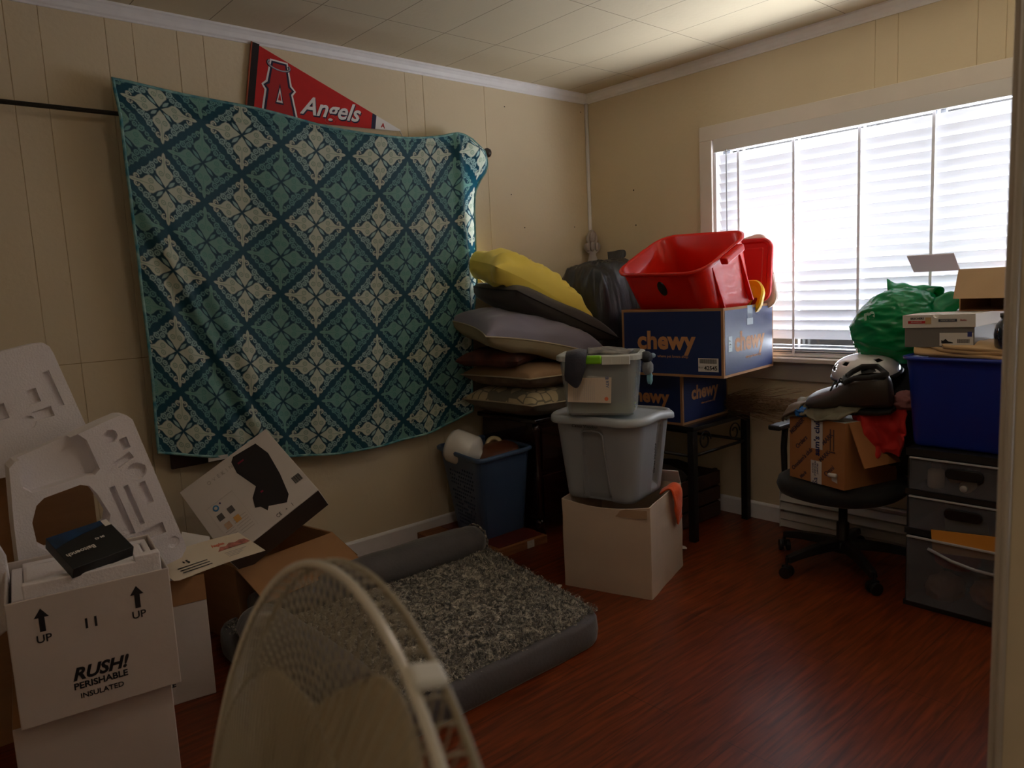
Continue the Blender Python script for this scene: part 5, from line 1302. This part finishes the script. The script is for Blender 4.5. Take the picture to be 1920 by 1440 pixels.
# ================================================================== OFFICE CHAIR AND ITS LOAD
chx, chy = -0.375, -1.755
ch = thing('office_chair', 'black swivel office chair loaded with boxes and clothes', 'chair', (chx, chy, 0))
FAB = mat('black_chair_fabric', (24, 23, 24), 0.85, sheen=0.2)
mb = MB()
vs = []; fs = []; m_ = 40
sp_prof = [(0.80, 0.325), (0.96, 0.345), (1.0, 0.372), (0.97, 0.400), (0.86, 0.412), (0.5, 0.408), (0.05, 0.405)]
for k, z in sp_prof:
    for j in range(m_):
        a = 2 * PI * j / m_; c_, s_ = math.cos(a), math.sin(a)
        L_ = (abs(c_) ** 2.8 + abs(s_) ** 2.8) ** (-1 / 2.8)
        vs.append((c_ * L_ * 0.235 * k, s_ * L_ * 0.250 * k + 0.005, z - 0.03 * max(0, -c_ * k - 0.6)))
for i in range(len(sp_prof) - 1):
    for j in range(m_): fs.append((i * m_ + j, i * m_ + (j + 1) % m_, (i + 1) * m_ + (j + 1) % m_, (i + 1) * m_ + j))
fs += [tuple(range(m_))[::-1], tuple(range((len(sp_prof) - 1) * m_, len(sp_prof) * m_))]
mb.add(vs, fs).build('seat', FAB, ch, smooth=True)
MB().b2((-0.07, -0.06, 0.285), (0.08, 0.06, 0.330)).build('mechanism', BLKP, ch, bevel=0.006)
MB().lathe([(0.030, 0.07), (0.032, 0.12), (0.026, 0.13), (0.026, 0.20), (0.018, 0.205), (0.018, 0.29)], 20).build('gas_column', BLKM, ch, smooth=True)
MB().lathe([(0.045, 0.075), (0.048, 0.10), (0.040, 0.125), (0.01, 0.13)], 20).build('hub', BLKP, ch, smooth=True)
for k in range(5):
    a = R(84 + 72 * k); c_, s_ = math.cos(a), math.sin(a)
    g = MB(); pts = []; M_ = Matrix.Rotation(a, 4, 'Z')
    vs = []
    for i in range(9):
        s2 = i / 8; x = 0.03 + 0.255 * s2; z = 0.108 - 0.030 * s2 ** 2; w_ = 0.028 - 0.010 * s2; h_ = 0.020 - 0.006 * s2
        vs += [(x, -w_, z - h_), (x, w_, z - h_), (x, w_ * 0.7, z + h_), (x, -w_ * 0.7, z + h_)]
    fs = [(i * 4 + q, i * 4 + (q + 1) % 4, i * 4 + 4 + (q + 1) % 4, i * 4 + 4 + q) for i in range(8) for q in range(4)] + [(3, 2, 1, 0), (32, 33, 34, 35)]
    leg = g.add(vs, fs, M_).build('leg', BLKP, ch, bevel=0.004)
    cs = MB(); tz = R(40 + 55 * k)
    MW = Matrix.Translation((c_ * 0.288, s_ * 0.288, 0.0255)) @ Matrix.Rotation(tz, 4, 'Z')
    for dy in (-0.016, 0.016): cs.lathe([(0.010, -0.008), (0.0245, -0.008), (0.0255, 0), (0.0245, 0.008), (0.010, 0.008)], 20, MW @ TM((0, dy, 0), rx=90))
    cs.box((0, 0, 0.014), (0.036, 0.016, 0.030), MW).tube([(0, 0, 0.02), (0, 0, 0.062)], 0.006, 8, MW)
    cs.build('caster', BLKP, ch, smooth=False)
arm = MB().b2((-0.12, 0.225, 0.600 - 0.006), (0.10, 0.285, 0.618)).build('armrest', BLKP, ch, bevel=0.008)
MB().tube([(-0.02, 0.255, 0.60), (-0.02, 0.262, 0.50), (-0.02, 0.258, 0.38), (-0.02, 0.20, 0.345), (-0.02, 0.06, 0.330)], 0.014, 10).build('arm_post', BLKP, ch, smooth=True)
mb = MB(); vs = []; fs = []
NB = 14
for side in (0, 1):
    for j in range(NB + 1):
        for i in range(NB + 1):
            u = 2 * i / NB - 1; v = 2 * j / NB - 1
            L_ = (abs(u) ** 4 + abs(v) ** 4) ** 0.25; mx_ = max(abs(u), abs(v)); k = mx_ / L_ if L_ > 0 else 1
            th = 0.028 * (1 - mx_ ** 6)
            vs.append((0.270 + 0.03 * v * v + (th if side else -th) - 0.02 * u * u, -0.06 + u * k * 0.21, 0.66 + v * k * 0.20))
m1 = (NB + 1) ** 2
for s_ in (0, 1):
    for j in range(NB):
        for i in range(NB):
            a = s_ * m1 + j * (NB + 1) + i; q = (a, a + 1, a + NB + 2, a + NB + 1); fs.append(q if s_ else q[::-1])
mb.add(vs, fs).build('backrest', FAB, ch, smooth=True)
MB().tube([(0.06, -0.03, 0.318), (0.24, -0.05, 0.33), (0.295, -0.06, 0.42), (0.296, -0.06, 0.56)], 0.016, 10).build('back_bar', BLKM, ch, smooth=True)

# brown printed carton on the seat
SC = mat('warm_kraft_card', (168, 112, 66), 0.8, var=0.10, vscale=6)
PRT = mat('dark_violet_print', (72, 50, 60), 0.7)
sb = thing('shipping_carton', 'small brown printed carton with white tape standing on the office chair', 'box', (-0.612, -1.868, 0.413), (0, 0, -16.5))
sw, sd, sh_ = 0.30, 0.285, 0.270
mb = MB(); th = 0.004
mb.b2((0, 0, 0), (sw, th, sh_)).b2((0, sd - th, 0), (sw, sd, sh_)).b2((0, th, 0), (th, sd - th, sh_)).b2((sw - th, th, 0), (sw, sd - th, sh_)).b2((th, th, 0), (sw - th, sd - th, th))
mb.build('body', SC, sb)
Fb = frame((-0.0006, sd, 0), (0, -1, 0), (0, 0, 1))
decal(rectp(0.118, 0.145, 0.176, 0.270), Fb, mat('white_paper_tape', (206, 200, 196), 0.5), sb, 'paper_tape'); decal(rectp(0.116, 0.0, 0.172, 0.095), Fb, bpy.data.materials['white_paper_tape'], sb, 'paper_tape')
text("sam's club", 0.038, Fb @ TM((0.148, 0.195, 0.0008), rz=90), mat('navy_tape_print', (30, 40, 96), 0.6), sb, 'tape_print', off=0.0010, align='CENTER')
text("PROMPT\nPERISHABLE\nSERVICE", 0.012, Fb @ TM((0.138, 0.062, 0.0008), rz=-90), bpy.data.materials['navy_tape_print'], sb, 'tape_print'); text("Sa", 0.034, Fb @ TM((0.140, 0.010, 0.0008), rz=90), bpy.data.materials['navy_tape_print'], sb, 'tape_print')
for x, y, s_, tx in ((0.04, 0.225, 0.026, 'MEMBER'), (0.065, 0.16, 0.026, 'Orders'), (0.085, 0.105, 0.024, "sam's club"), (0.035, 0.055, 0.024, 'Omni'), (0.075, 0.022, 0.020, 'Mark'), (0.20, 0.195, 0.026, 'MARK'), (0.185, 0.12, 0.024, 'MARK'), (0.21, 0.065, 0.026, 'Omni')):
    text(tx, s_, Fb @ TM((x, y, 0.0001), rz=45), PRT, sb, 'printed_word', off=0.0006)
for x in (0.215, 0.232): decal(rectp(x - 0.002, 0.150, x + 0.002, 0.238), Fb, PRT, sb, 'printed_bar', z=0.0002)
decal(rectp(0.208, 0.142, 0.240, 0.147), Fb, PRT, sb, 'printed_bar', z=0.0002)
MB().tube([(0.218, 0.052, 0.010), (0.252, 0.055, 0.010)], 0.009, 10, Fb).build('curled_tape', PAPER, sb, smooth=True)
decal([(0.225, 0.028), (0.252, 0.022), (0.250, 0.048), (0.222, 0.048)], Fb, PAPER, sb, 'torn_tape', z=0.001)
MB().b2((0, -0.002, -0.185), (0.20, 0.002, 0)).build('flap', SC, sb, M=TM((0.02, 0.0, sh_), rx=-24))
MB().b2((0, -0.001, 0), (0.16, 0.17, 0.003)).build('white_flap', PAPER, sb, M=TM((0.006, 0.006, sh_ - 0.003), rx=3))

# clothes spilling from it
def wc(x, y, z): return tuple(TM((-0.612, -1.868, 0.413), rz=-16.5) @ Vector((x, y, z)))
KH = mat('olive_khaki_cloth', (122, 116, 98), 0.9, var=0.2, vscale=9, bump=0.15, bscale=200)
c7 = [[wc(-0.012, 0.29, 0.245), wc(-0.018, 0.19, 0.285), wc(-0.016, 0.12, 0.262), wc(-0.010, 0.02, 0.284)], [wc(0.02, 0.30, 0.300), wc(0.015, 0.20, 0.318), wc(0.03, 0.11, 0.325), wc(0.03, 0.0, 0.312)],
      [wc(0.10, 0.30, 0.325), wc(0.11, 0.20, 0.350), wc(0.12, 0.11, 0.352), wc(0.12, -0.01, 0.325)], [wc(0.20, 0.29, 0.30), wc(0.22, 0.20, 0.345), wc(0.22, 0.11, 0.34), wc(0.22, 0.0, 0.31)]]
tag(patch(c7, 60, 54, 0.016, 26, 7).build('trousers', KH, smooth=True, solid=0.008), 'crumpled olive khaki garment on top of the brown carton on the chair', 'clothes')
c7 = [[wc(-0.018, 0.305, 0.235), wc(-0.03, 0.285, 0.262), wc(-0.02, 0.22, 0.300)], [wc(0.02, 0.31, 0.280), wc(0.015, 0.29, 0.305), wc(0.02, 0.22, 0.322)], [wc(0.08, 0.31, 0.29), wc(0.08, 0.27, 0.33), wc(0.08, 0.21, 0.335)]]
tag(patch(c7, 20, 20, 0.008, 20, 9).build('cloth', mat('brown_grey_cloth', (104, 88, 74), 0.9), smooth=True, solid=0.008), 'brown grey cloth rolled over the left corner of the carton on the chair', 'cloth')
tag(blob((0.07, 0.06, 0.045), 71, 0.15, 2, 4).build('blue_wrapper', mat('bright_blue_wrapper', (20, 104, 190), 0.35), smooth=True, M=TM(wc(0.012, 0.225, 0.288))), 'small bright blue wrapper peeking out under the khaki garment', 'wrapper')
RC_ = mat('red_jersey', (190, 26, 20), 0.75, sheen=0.2, var=0.12)
c8 = [[(-0.44, -1.82, 0.735), (-0.42, -1.90, 0.750), (-0.40, -1.96, 0.738), (-0.40, -2.03, 0.76)], [(-0.50, -1.845, 0.708), (-0.515, -1.90, 0.722), (-0.47, -1.96, 0.715), (-0.475, -2.04, 0.735)], [(-0.512, -1.862, 0.66), (-0.54, -1.91, 0.655), (-0.485, -1.965, 0.665), (-0.50, -2.05, 0.67)], [(-0.500, -1.885, 0.600), (-0.535, -1.925, 0.585), (-0.480, -1.975, 0.60), (-0.505, -2.04, 0.59)], [(-0.49, -1.90, 0.575), (-0.525, -1.94, 0.535), (-0.48, -1.98, 0.56), (-0.50, -2.02, 0.545)]]
tag(patch(c8, 40, 46, 0.020, 22, 5).build('red_shirt', RC_, smooth=True, solid=0.008), 'bright red shirt hanging down at the right of the carton on the chair', 'clothes')
tag(blob((0.11, 0.10, 0.075), 77, 0.12, 2, 4).build('cloth', mat('dusty_pink_cloth', (150, 96, 96), 0.9), smooth=True, M=TM((-0.44, -2.035, 0.765))), 'dusty pink cloth beside the heel of the black shoe', 'cloth')

# backpack behind, shoes, helmet
bp = thing('backpack', 'black backpack slumped on the chair behind the shoe, under the green bag', 'bag', M=TM((-0.235, -1.915, 0.655), rz=8))
BP = mat('black_nylon', (17, 18, 22), 0.7, bump=0.1, bscale=250)
blob((0.25, 0.33, 0.46), 81, 0.05, 1.2, 5, pw=3.5).build('body', BP, bp, smooth=True)
blob((0.10, 0.25, 0.22), 82, 0.05, 1.2, 4, pw=3.5).build('front_pocket', BP, bp, smooth=True, M=TM((-0.13, 0, -0.06)))
MB().tube([(-0.11, -0.12, 0.16), (-0.15, -0.10, 0.06), (-0.155, -0.09, -0.06)], 0.006, 6).build('strap', mat('dark_grey_strap', (58, 60, 66), 0.6), bp, smooth=True)
def shoe(label, M, k):
    t = thing('shoe', label, 'shoe', M=M)
    LE = mat('dark_grey_leather' + str(k), (64, 56, 50), 0.42, var=0.2, vscale=10, bump=0.08, bscale=120)
    secs = [(0.0, 0.030, 0.030), (0.03, 0.042, 0.046), (0.08, 0.050, 0.058), (0.13, 0.048, 0.074), (0.17, 0.042, 0.098), (0.21, 0.040, 0.112), (0.26, 0.038, 0.112), (0.29, 0.030, 0.106), (0.30, 0.018, 0.09)]
    vs = []; fs = []; m_ = 20
    for x, w_, h_ in secs:
        for j in range(m_):
            a = 2 * PI * j / m_; c_, s_ = math.cos(a), math.sin(a)
            vs.append((x, w_ * (abs(c_) ** 0.8) * (1 if c_ > 0 else -1) * (1 - 0.15 * max(0, s_)), 0.018 + (h_ - 0.018) * (0.5 + 0.5 * (abs(s_) ** 0.8) * (1 if s_ > 0 else -1))))
    for i in range(len(secs) - 1):
        for j in range(m_):
            if secs[i][0] >= 0.17 and secs[i][0] <= 0.26 and 3 <= j <= 6: continue
            fs.append((i * m_ + j, i * m_ + (j + 1) % m_, (i + 1) * m_ + (j + 1) % m_, (i + 1) * m_ + j))
    fs += [tuple(range(m_))[::-1], tuple(range((len(secs) - 1) * m_, len(secs) * m_))]
    MB().add(vs, fs).build('upper', LE, t, smooth=True, solid=0.004, subsurf=1)
    out = [(-0.004, 0.0), (0.010, 0.026), (0.06, 0.044), (0.11, 0.047), (0.18, 0.037), (0.26, 0.038), (0.298, 0.025), (0.306, 0.0)]
    poly = out + [(x, -y) for x, y in out[-2:0:-1]]
    MB().prism(poly, 0.003, 0.016).build('sole', mat('black_rubber' + str(k), (20, 19, 19), 0.6), t, bevel=0.005)
    for q in range(3): MB().tube([(0.105 + q * 0.022, -0.026, 0.070 + q * 0.012), (0.112 + q * 0.022, 0, 0.084 + q * 0.012), (0.105 + q * 0.022, 0.026, 0.070 + q * 0.012)], 0.0028, 6).build('lace', BLKP, t, smooth=True)
    MB().tube([(0.165, 0.036, 0.100), (0.20, 0.038, 0.114), (0.25, 0.036, 0.116), (0.292, 0.0, 0.110), (0.25, -0.036, 0.116), (0.20, -0.038, 0.114), (0.165, -0.036, 0.100), (0.150, 0, 0.098)], 0.008, 8, closed=True).build('padded_collar', FAB, t, smooth=True)
    return t
shoe('dark grey leather lace-up shoe with toe pointing left, on the khaki garment', TM((-0.515, -1.668, 0.712), rx=20, ry=-2, rz=-84) @ Matrix.Diagonal((1.12, 1.35, 1.50, 1)), 0)
hm = thing('bicycle_helmet', 'white and black vented bicycle helmet resting on the dark shoe', 'helmet', M=TM((-0.355, -1.835, 0.850), rx=-6, ry=-16, rz=0))
HMW = mat('white_helmet_shell', (232, 230, 232), 0.2, coat=0.5); HMB = mat('black_helmet_foam', (18, 18, 22), 0.5)
def dome(w, l, h, mt, name, z0, k0, vents=()):
    vs = []; fs = []; nr, na = 22, 56
    for i in range(nr + 1):
        ph = (PI / 2) * i / nr * 0.985
        for j in range(na):
            a = 2 * PI * j / na
            r = math.cos(ph) ** 0.75; taper = 1 - 0.22 * (math.sin(a))
            vs.append((w / 2 * r * math.cos(a) * (1.0 - 0.25 * max(0, math.sin(a)) ** 2), l / 2 * r * math.sin(a), z0 + h * math.sin(ph) ** 1.05))
    for i in range(nr):
        for j in range(na):
            if i in (6, 7, 8, 12, 13, 14) and (j % 14) in ((2, 3, 4, 5) if i < 10 else (8, 9, 10)) and vents: continue
            if i in (9, 10) and (j % 14) == 4 and vents: continue
            fs.append((i * na + j, i * na + (j + 1) % na, (i + 1) * na + (j + 1) % na, (i + 1) * na + j))
    fs.append(tuple(range(nr * na, (nr + 1) * na)))
    return MB().add(vs, fs).build(name, mt, hm, smooth=True, solid=0.004)
dome(0.20, 0.275, 0.080, HMW, 'shell', 0.004, 0, True)
dome(0.188, 0.262, 0.070, HMB, 'foam_liner', -0.004, 0)
MB().tube([(0.098 * math.cos(a) * (1.0 - 0.25 * max(0, math.sin(a)) ** 2), 0.140 * math.sin(a), 0.0) for a in np.linspace(0, 2 * PI, 40, endpoint=False)], 0.008, 8, closed=True).build('rim', HMB, hm, smooth=True)

# green plastic bag in front of the blinds
GRN = mat('green_plastic_film', (10, 150, 92), 0.22, transl=0.30, spec=0.6, var=0.12, vscale=9)
gg = thing('plastic_bag', 'bulging green plastic shopping bag in front of the window blind', 'bag', (-0.285, -1.925, 1.045))
def gtop(p):
    k = max(0, p.z); p.y -= 0.28 * k; p.y *= 1 - 0.15 * k; return p
blob((0.27, 0.335, 0.30), 91, 0.050, 1.2, 6, fold=(1.2, 0.7, 1.9), pw=2.5, top=gtop).build('bag', GRN, gg, smooth=True)
c9 = [[(-0.03, 0.02, 0.12), (-0.04, -0.04, 0.135), (-0.03, -0.12, 0.10)], [(0.0, 0.045, 0.185), (0.0, -0.03, 0.165), (0.0, -0.16, 0.155)], [(0.04, 0.02, 0.13), (0.04, -0.05, 0.14), (0.03, -0.17, 0.10)]]
patch(c9, 24, 20, 0.016, 18, 3).build('handle', GRN, gg, smooth=True, solid=0.002)
c9 = [[(-0.06, -0.10, 0.04), (-0.07, -0.17, 0.06), (-0.06, -0.23, 0.05)], [(-0.02, -0.12, 0.10), (-0.02, -0.20, 0.125), (-0.02, -0.25, 0.10)], [(0.04, -0.10, 0.08), (0.04, -0.18, 0.10), (0.04, -0.23, 0.07)]]
patch(c9, 24, 20, 0.014, 18, 6).build('handle', GRN, gg, smooth=True, solid=0.002)
text('re', 0.055, frame((-0.128, 0.055, 0.052), (-0.25, -1, 0.28), (0.35, 0.2, 1)), mat('white_bag_print', (150, 200, 180), 0.4), gg, 'printed_logo', off=0.003)

# ================================================================== DRAWER TOWER, BLUE TUB, BOXES
dw = thing('drawer_tower', 'black plastic tower of see-through drawers at the right, under the blue tub', 'drawers', (-0.585, -2.505, 0), (0, 0, 0))
DC = mat('smoky_clear_drawer', (132, 132, 140), 0.25, transp=0.70, spec=0.6)
DWI = 0.42; DDP = 0.40
mb = MB()
for z0_, z1_ in ((0.0, 0.02), (0.284, 0.306), (0.436, 0.456), (0.585, 0.612)): mb.b2((0, 0, z0_), (DDP, DWI, z1_))
mb.b2((0.02, 0, 0.02), (DDP, 0.012, 0.585)).b2((0.02, DWI - 0.012, 0.02), (DDP, DWI, 0.585)).b2((DDP - 0.008, 0.012, 0.02), (DDP, DWI - 0.012, 0.585))
mb.build('frame', BLKP, dw)
def drawer(z0_, z1_, xoff, handle=True):
    g = MB(); y0_, y1_ = 0.014, DWI - 0.014
    g.b2((xoff, y0_, z0_), (xoff + 0.004, y1_, z1_)).b2((xoff + 0.004, y0_, z0_), (DDP - 0.03, y0_ + 0.003, z1_ - 0.01)).b2((xoff + 0.004, y1_ - 0.003, z0_), (DDP - 0.03, y1_, z1_ - 0.01))
    g.b2((xoff + 0.004, y0_, z0_), (DDP - 0.03, y1_, z0_ + 0.003))
    d_ = g.build('drawer', DC, dw)
    MB().b2((xoff - 0.006, y0_, z1_ - 0.005), (xoff + 0.006, y1_, z1_ + 0.001)).build('drawer_lip', mat('pale_lip' + str(int(z1_ * 100)), (170, 170, 176), 0.35), d_, bevel=0.001)
    if handle:
        prof_ = [(0.0, -0.055), (0.02, -0.072)]
        poly = [(-0.042 + 0.020 * math.cos(a), 0.020 * math.sin(a)) for a in np.linspace(PI / 2, 3 * PI / 2, 10)] + [(0.042 + 0.020 * math.cos(a), 0.020 * math.sin(a)) for a in np.linspace(-PI / 2, PI / 2, 10)]
        MB().prism(poly, 0, 0.010, frame((xoff - 0.001, (y0_ + y1_) / 2 + 0.012, (z0_ + z1_) / 2 + 0.018), (0, -1, 0), (0, 0, 1))).build('handle', mat('black_handle' + str(int(z1_ * 100)), (10, 10, 12), 0.3), d_, bevel=0.003)
    return d_
drawer(0.458, 0.580, 0.0); drawer(0.308, 0.432, 0.0)
d3 = drawer(0.022, 0.280, -0.012, False)
MB().tube([(-0.018, 0.33, 0.245), (-0.030, 0.25, 0.222), (-0.032, 0.17, 0.208), (-0.020, 0.08, 0.200)], 0.006, 8).build('handle', mat('clear_handle', (150, 146, 152), 0.3), d3, smooth=True)
# what shows through the fronts
def dwp(x, y, z): return (-0.585 + x, -2.505 + y, z)
PK = mat('cream_bottle', (238, 208, 180), 0.5)
for k, (y, z, r_, L_, a, lb) in enumerate(((0.335, 0.505, 0.028, 0.09, 0, 'round cream bottle at the left of the top drawer'), (0.29, 0.500, 0.022, 0.10, 70, 'small cream jar leaning in the top drawer'), (0.225, 0.486, 0.022, 0.08, 90, 'pale disc-like jar lying in the middle of the top drawer'), (0.10, 0.486, 0.020, 0.12, 88, 'long pale tube lying at the right of the top drawer'))):
    o = thing('bottle', lb, 'bottle', M=TM(dwp(0.06 + 0.01 * k, y, z if a else 0.462), rx=a if a != 90 else 0, ry=-90 if a == 90 else 0))
    MB().lathe([(r_ * 0.9, 0), (r_, 0.004), (r_, L_ * 0.7), (r_ * 0.5, L_ * 0.82)], 20).build('bottle_body', PK, o, smooth=True)
    MB().lathe([(r_ * 0.5, L_ * 0.82), (r_ * 0.55, L_ * 0.83), (r_ * 0.55, L_), (0.001, L_)], 16).build('cap', PAPER, o, smooth=True)
tag(MB().b2((-0.002, -0.07, 0), (0.002, 0.07, 0.05)).build('notepad', mat('grey_pad', (150, 146, 136), 0.7), M=TM(dwp(0.04, 0.22, 0.315), ry=-8, rx=-6)), 'grey paper pad standing in the middle drawer', 'paper')
tag(MB().lathe([(0.012, 0), (0.014, 0.02), (0.010, 0.03), (0.001, 0.032)], 14).build('thimble', mat('orange_thimble', (220, 96, 40), 0.5), smooth=True, M=TM(dwp(0.05, 0.265, 0.345))), 'small orange thimble shaped piece in the middle drawer', 'thimble')
tag(MB().b2((-0.0015, -0.30, 0), (0.0015, 0.0, 0.085)).build('envelope', mat('manila_orange', (216, 144, 54), 0.7), M=TM(dwp(-0.0045, 0.318, 0.232), rx=-5)), 'orange manila envelope sticking out of the bottom drawer', 'envelope')
for k, (y, z, sz, c, lb) in enumerate(((0.26, 0.20, (0.12, 0.14, 0.08), (170, 40, 40), 'dark red cloth behind the front of the bottom drawer'), (0.10, 0.19, (0.10, 0.07, 0.08), (170, 162, 176), 'pale lilac packet in the bottom drawer'), (0.30, 0.075, (0.14, 0.12, 0.10), (150, 110, 84), 'tan lump at the lower left of the bottom drawer'), (0.12, 0.085, (0.16, 0.18, 0.10), (176, 104, 44), 'rust orange cloth at the lower right of the bottom drawer'), (0.20, 0.12, (0.20, 0.30, 0.17), (44, 40, 48), 'dark clothing filling the middle of the bottom drawer'))):
    xo = (0.075, 0.065, 0.085, 0.10, 0.24)[k]
    tag(blob(sz, 100 + k, 0.12, 1.6, 4).build('drawer_cloth', mat('drawer_item' + str(k), c, 0.85), smooth=True, M=TM(dwp(xo, y, z))), lb, 'cloth')

# blue tub on top
BT = mat('blue_tub_plastic', (20, 46, 150), 0.38, var=0.05, vscale=4)
bt = thing('storage_tub', 'royal blue plastic tub on the drawer tower, full of beige fabric', 'storage tub', (-0.365, -2.275, 0.612), (0, 0, 0))
prof = [(-0.03, 0), (-0.006, 0.004), (0, 0.016), (0.022, 0.285), (0.026, 0.30), (0.028, 0.325), (0.040, 0.327), (0.042, 0.337), (0.030, 0.341), (0.022, 0.33), (0.0, 0.03), (-0.03, 0.022)]
sweep(0.36, 0.385, 0.045, prof, 8, 6, True, True).build('tub', BT, bt, smooth=True)
BE = mat('beige_fleece', (198, 164, 122), 0.9, sheen=0.3, var=0.10, vscale=7)
ff = thing('folded_blanket', 'beige fleece blanket folded in the top of the blue tub', 'blanket', (-0.365, -2.275, 0.93))
blob((0.37, 0.38, 0.12), 95, 0.08, 1.6, 5, pw=4).build('fold', BE, ff, smooth=True, M=TM((0, 0, -0.035)))
for k in range(3):
    c10 = [[(-0.19 + 0.01 * k, 0.175 - 0.05 * k, 0.035 + 0.018 * k), (-0.20, 0.06, 0.030 + 0.014 * k), (-0.195, -0.17, 0.020 + 0.012 * k)], [(-0.16, 0.18 - 0.04 * k, 0.062 + 0.012 * k), (-0.14, 0.06, 0.050 + 0.012 * k), (-0.15, -0.17, 0.044 + 0.01 * k)], [(0.0, 0.16, 0.060 + 0.006 * k), (0.0, 0.05, 0.056 + 0.006 * k), (0, -0.17, 0.050 + 0.006 * k)]]
    patch(c10, 30, 20, 0.008, 12, k * 3).build('fold', BE, ff, smooth=True, solid=0.012)

# shoe box
SBX = thing('shoe_box', 'grey shoe box with a white lid on the beige blanket in the blue tub', 'box', M=TM((-0.415, -2.175, 0.987), rz=0, rx=-1.2))
GC = mat('grey_shoebox_card', (116, 112, 108), 0.6)
MB().b2((-0.135, -0.115, 0), (0.165, 0.115, 0.078)).build('base', GC, SBX, bevel=0.0015)
ldd = MB().b2((-0.140, -0.120, 0.072), (0.170, 0.120, 0.118)).build('lid', PAPER, SBX)
ct = MB().lathe([(0.012, -0.02), (0.012, 0.02)], 20, TM((-0.14, 0.005, 0.118), ry=90)).build('cut', PAPER); ct.parent = SBX
bpy.context.view_layer.update(); carve(ldd, [ct])
Ff = frame((-0.1405, 0, 0), (0, -1, 0), (0, 0, 1))
text('SKECHERS', 0.010, Ff @ TM((-0.070, 0.105, 0)), INK, SBX, 'printed_name', off=0.0003); decal(rectp(-0.101, 0.087, -0.042, 0.097), Ff, mat('red_print', (190, 36, 44), 0.5), SBX, 'red_bar')
decal(rectp(-0.042, 0.085, -0.022, 0.109), Ff, mat('tan_print', (200, 168, 120), 0.5), SBX, 'tan_square')
decal(rectp(0.002, 0.092, 0.062, 0.102), Ff, mat('slate_print', (66, 72, 90), 0.5), SBX, 'slate_bar'); text('Bobs', 0.010, Ff @ TM((0.082, 0.097, 0)), bpy.data.materials['red_print'], SBX, 'printed_name')
text('MEMORY FOAM', 0.0065, Ff @ TM((0.032, 0.097, 0.0008)), PAPER, SBX, 'printed_line'); text('RELAXED FIT', 0.0065, Ff @ TM((-0.072, 0.092, 0.0008)), PAPER, SBX, 'printed_line')
Fg = frame((-0.1356, 0, 0), (0, -1, 0), (0, 0, 1))
decal(rectp(0.004, 0.006, 0.112, 0.052), Fg, PAPER, SBX, 'size_label')
decal([(0.010, 0.017), (0.010, 0.026), (0.016, 0.024), (0.024, 0.031), (0.032, 0.022), (0.047, 0.018), (0.048, 0.015), (0.012, 0.014)], Fg, INK, SBX, 'shoe_picture', z=0.0007)
mb = MB(); xx = 0.062
for k in range(18):
    w_ = [0.0014, 0.0008, 0.0011][k % 3]; mb.prism(rectp(xx, 0.016, xx + w_, 0.030), 0, 0.0004); xx += w_ + 0.0011
mb.build('barcode', INK, SBX, M=Fg @ TM((0, 0, 0.0007)))
decal(rectp(0.094, 0.038, 0.108, 0.056), Fg, mat('blue_size_print', (40, 50, 120), 0.5), SBX, 'size_square', z=0.0008)

# opened carton lying on its side on top
oc = thing('carton', 'opened cardboard carton with tan front flap and white side flap, on the shoe box', 'box', M=TM((-0.375, -2.330, 1.107), rz=-3))
mb = MB(); th = 0.004; bw_, bd_, bh_ = 0.30, 0.30, 0.155
mb.b2((0, -bw_ / 2, 0), (bd_, bw_ / 2, th)).b2((0, -bw_ / 2, bh_ - th), (bd_, bw_ / 2, bh_)).b2((0, -bw_ / 2, th), (bd_, -bw_ / 2 + th, bh_ - th)).b2((0, bw_ / 2 - th, th), (bd_, bw_ / 2, bh_ - th)).b2((bd_ - th, -bw_ / 2 + th, th), (bd_, bw_ / 2 - th, bh_ - th))
mb.build('body', CARD, oc)
KR = mat('light_kraft', (196, 164, 128), 0.8, var=0.06)
MB().b2((-0.002, -bw_ / 2 - 0.002, -0.115), (0.002, bw_ / 2 + 0.004, 0)).build('front_flap', KR, oc, M=TM((-0.002, 0, bh_), ry=22))
MB().b2((-0.16, -0.10, -0.002), (0.0, 0.0, 0.002)).build('side_flap', mat('white_lined_flap', (226, 216, 218), 0.6, transl=0.35), oc, M=TM((0.02, bw_ / 2 + 0.0, bh_ + 0.004), rx=38, rz=95) @ TM((0.17, 0.09, 0)))
jr = thing('glass_jar', 'shiny dark glass jar next to the shoe box by the door casing', 'jar', (-0.52, -2.385, 0.985))
MB().lathe([(0.030, 0), (0.042, 0.006), (0.045, 0.05), (0.040, 0.085), (0.026, 0.10), (0.024, 0.11)], 28).build('jar_body', mat('dark_blue_glass', (24, 30, 48), 0.08, coat=0.8), jr, smooth=True)
MB().lathe([(0.027, 0.108), (0.028, 0.122), (0.001, 0.124)], 24).build('jar_lid', BLKP, jr, smooth=True)
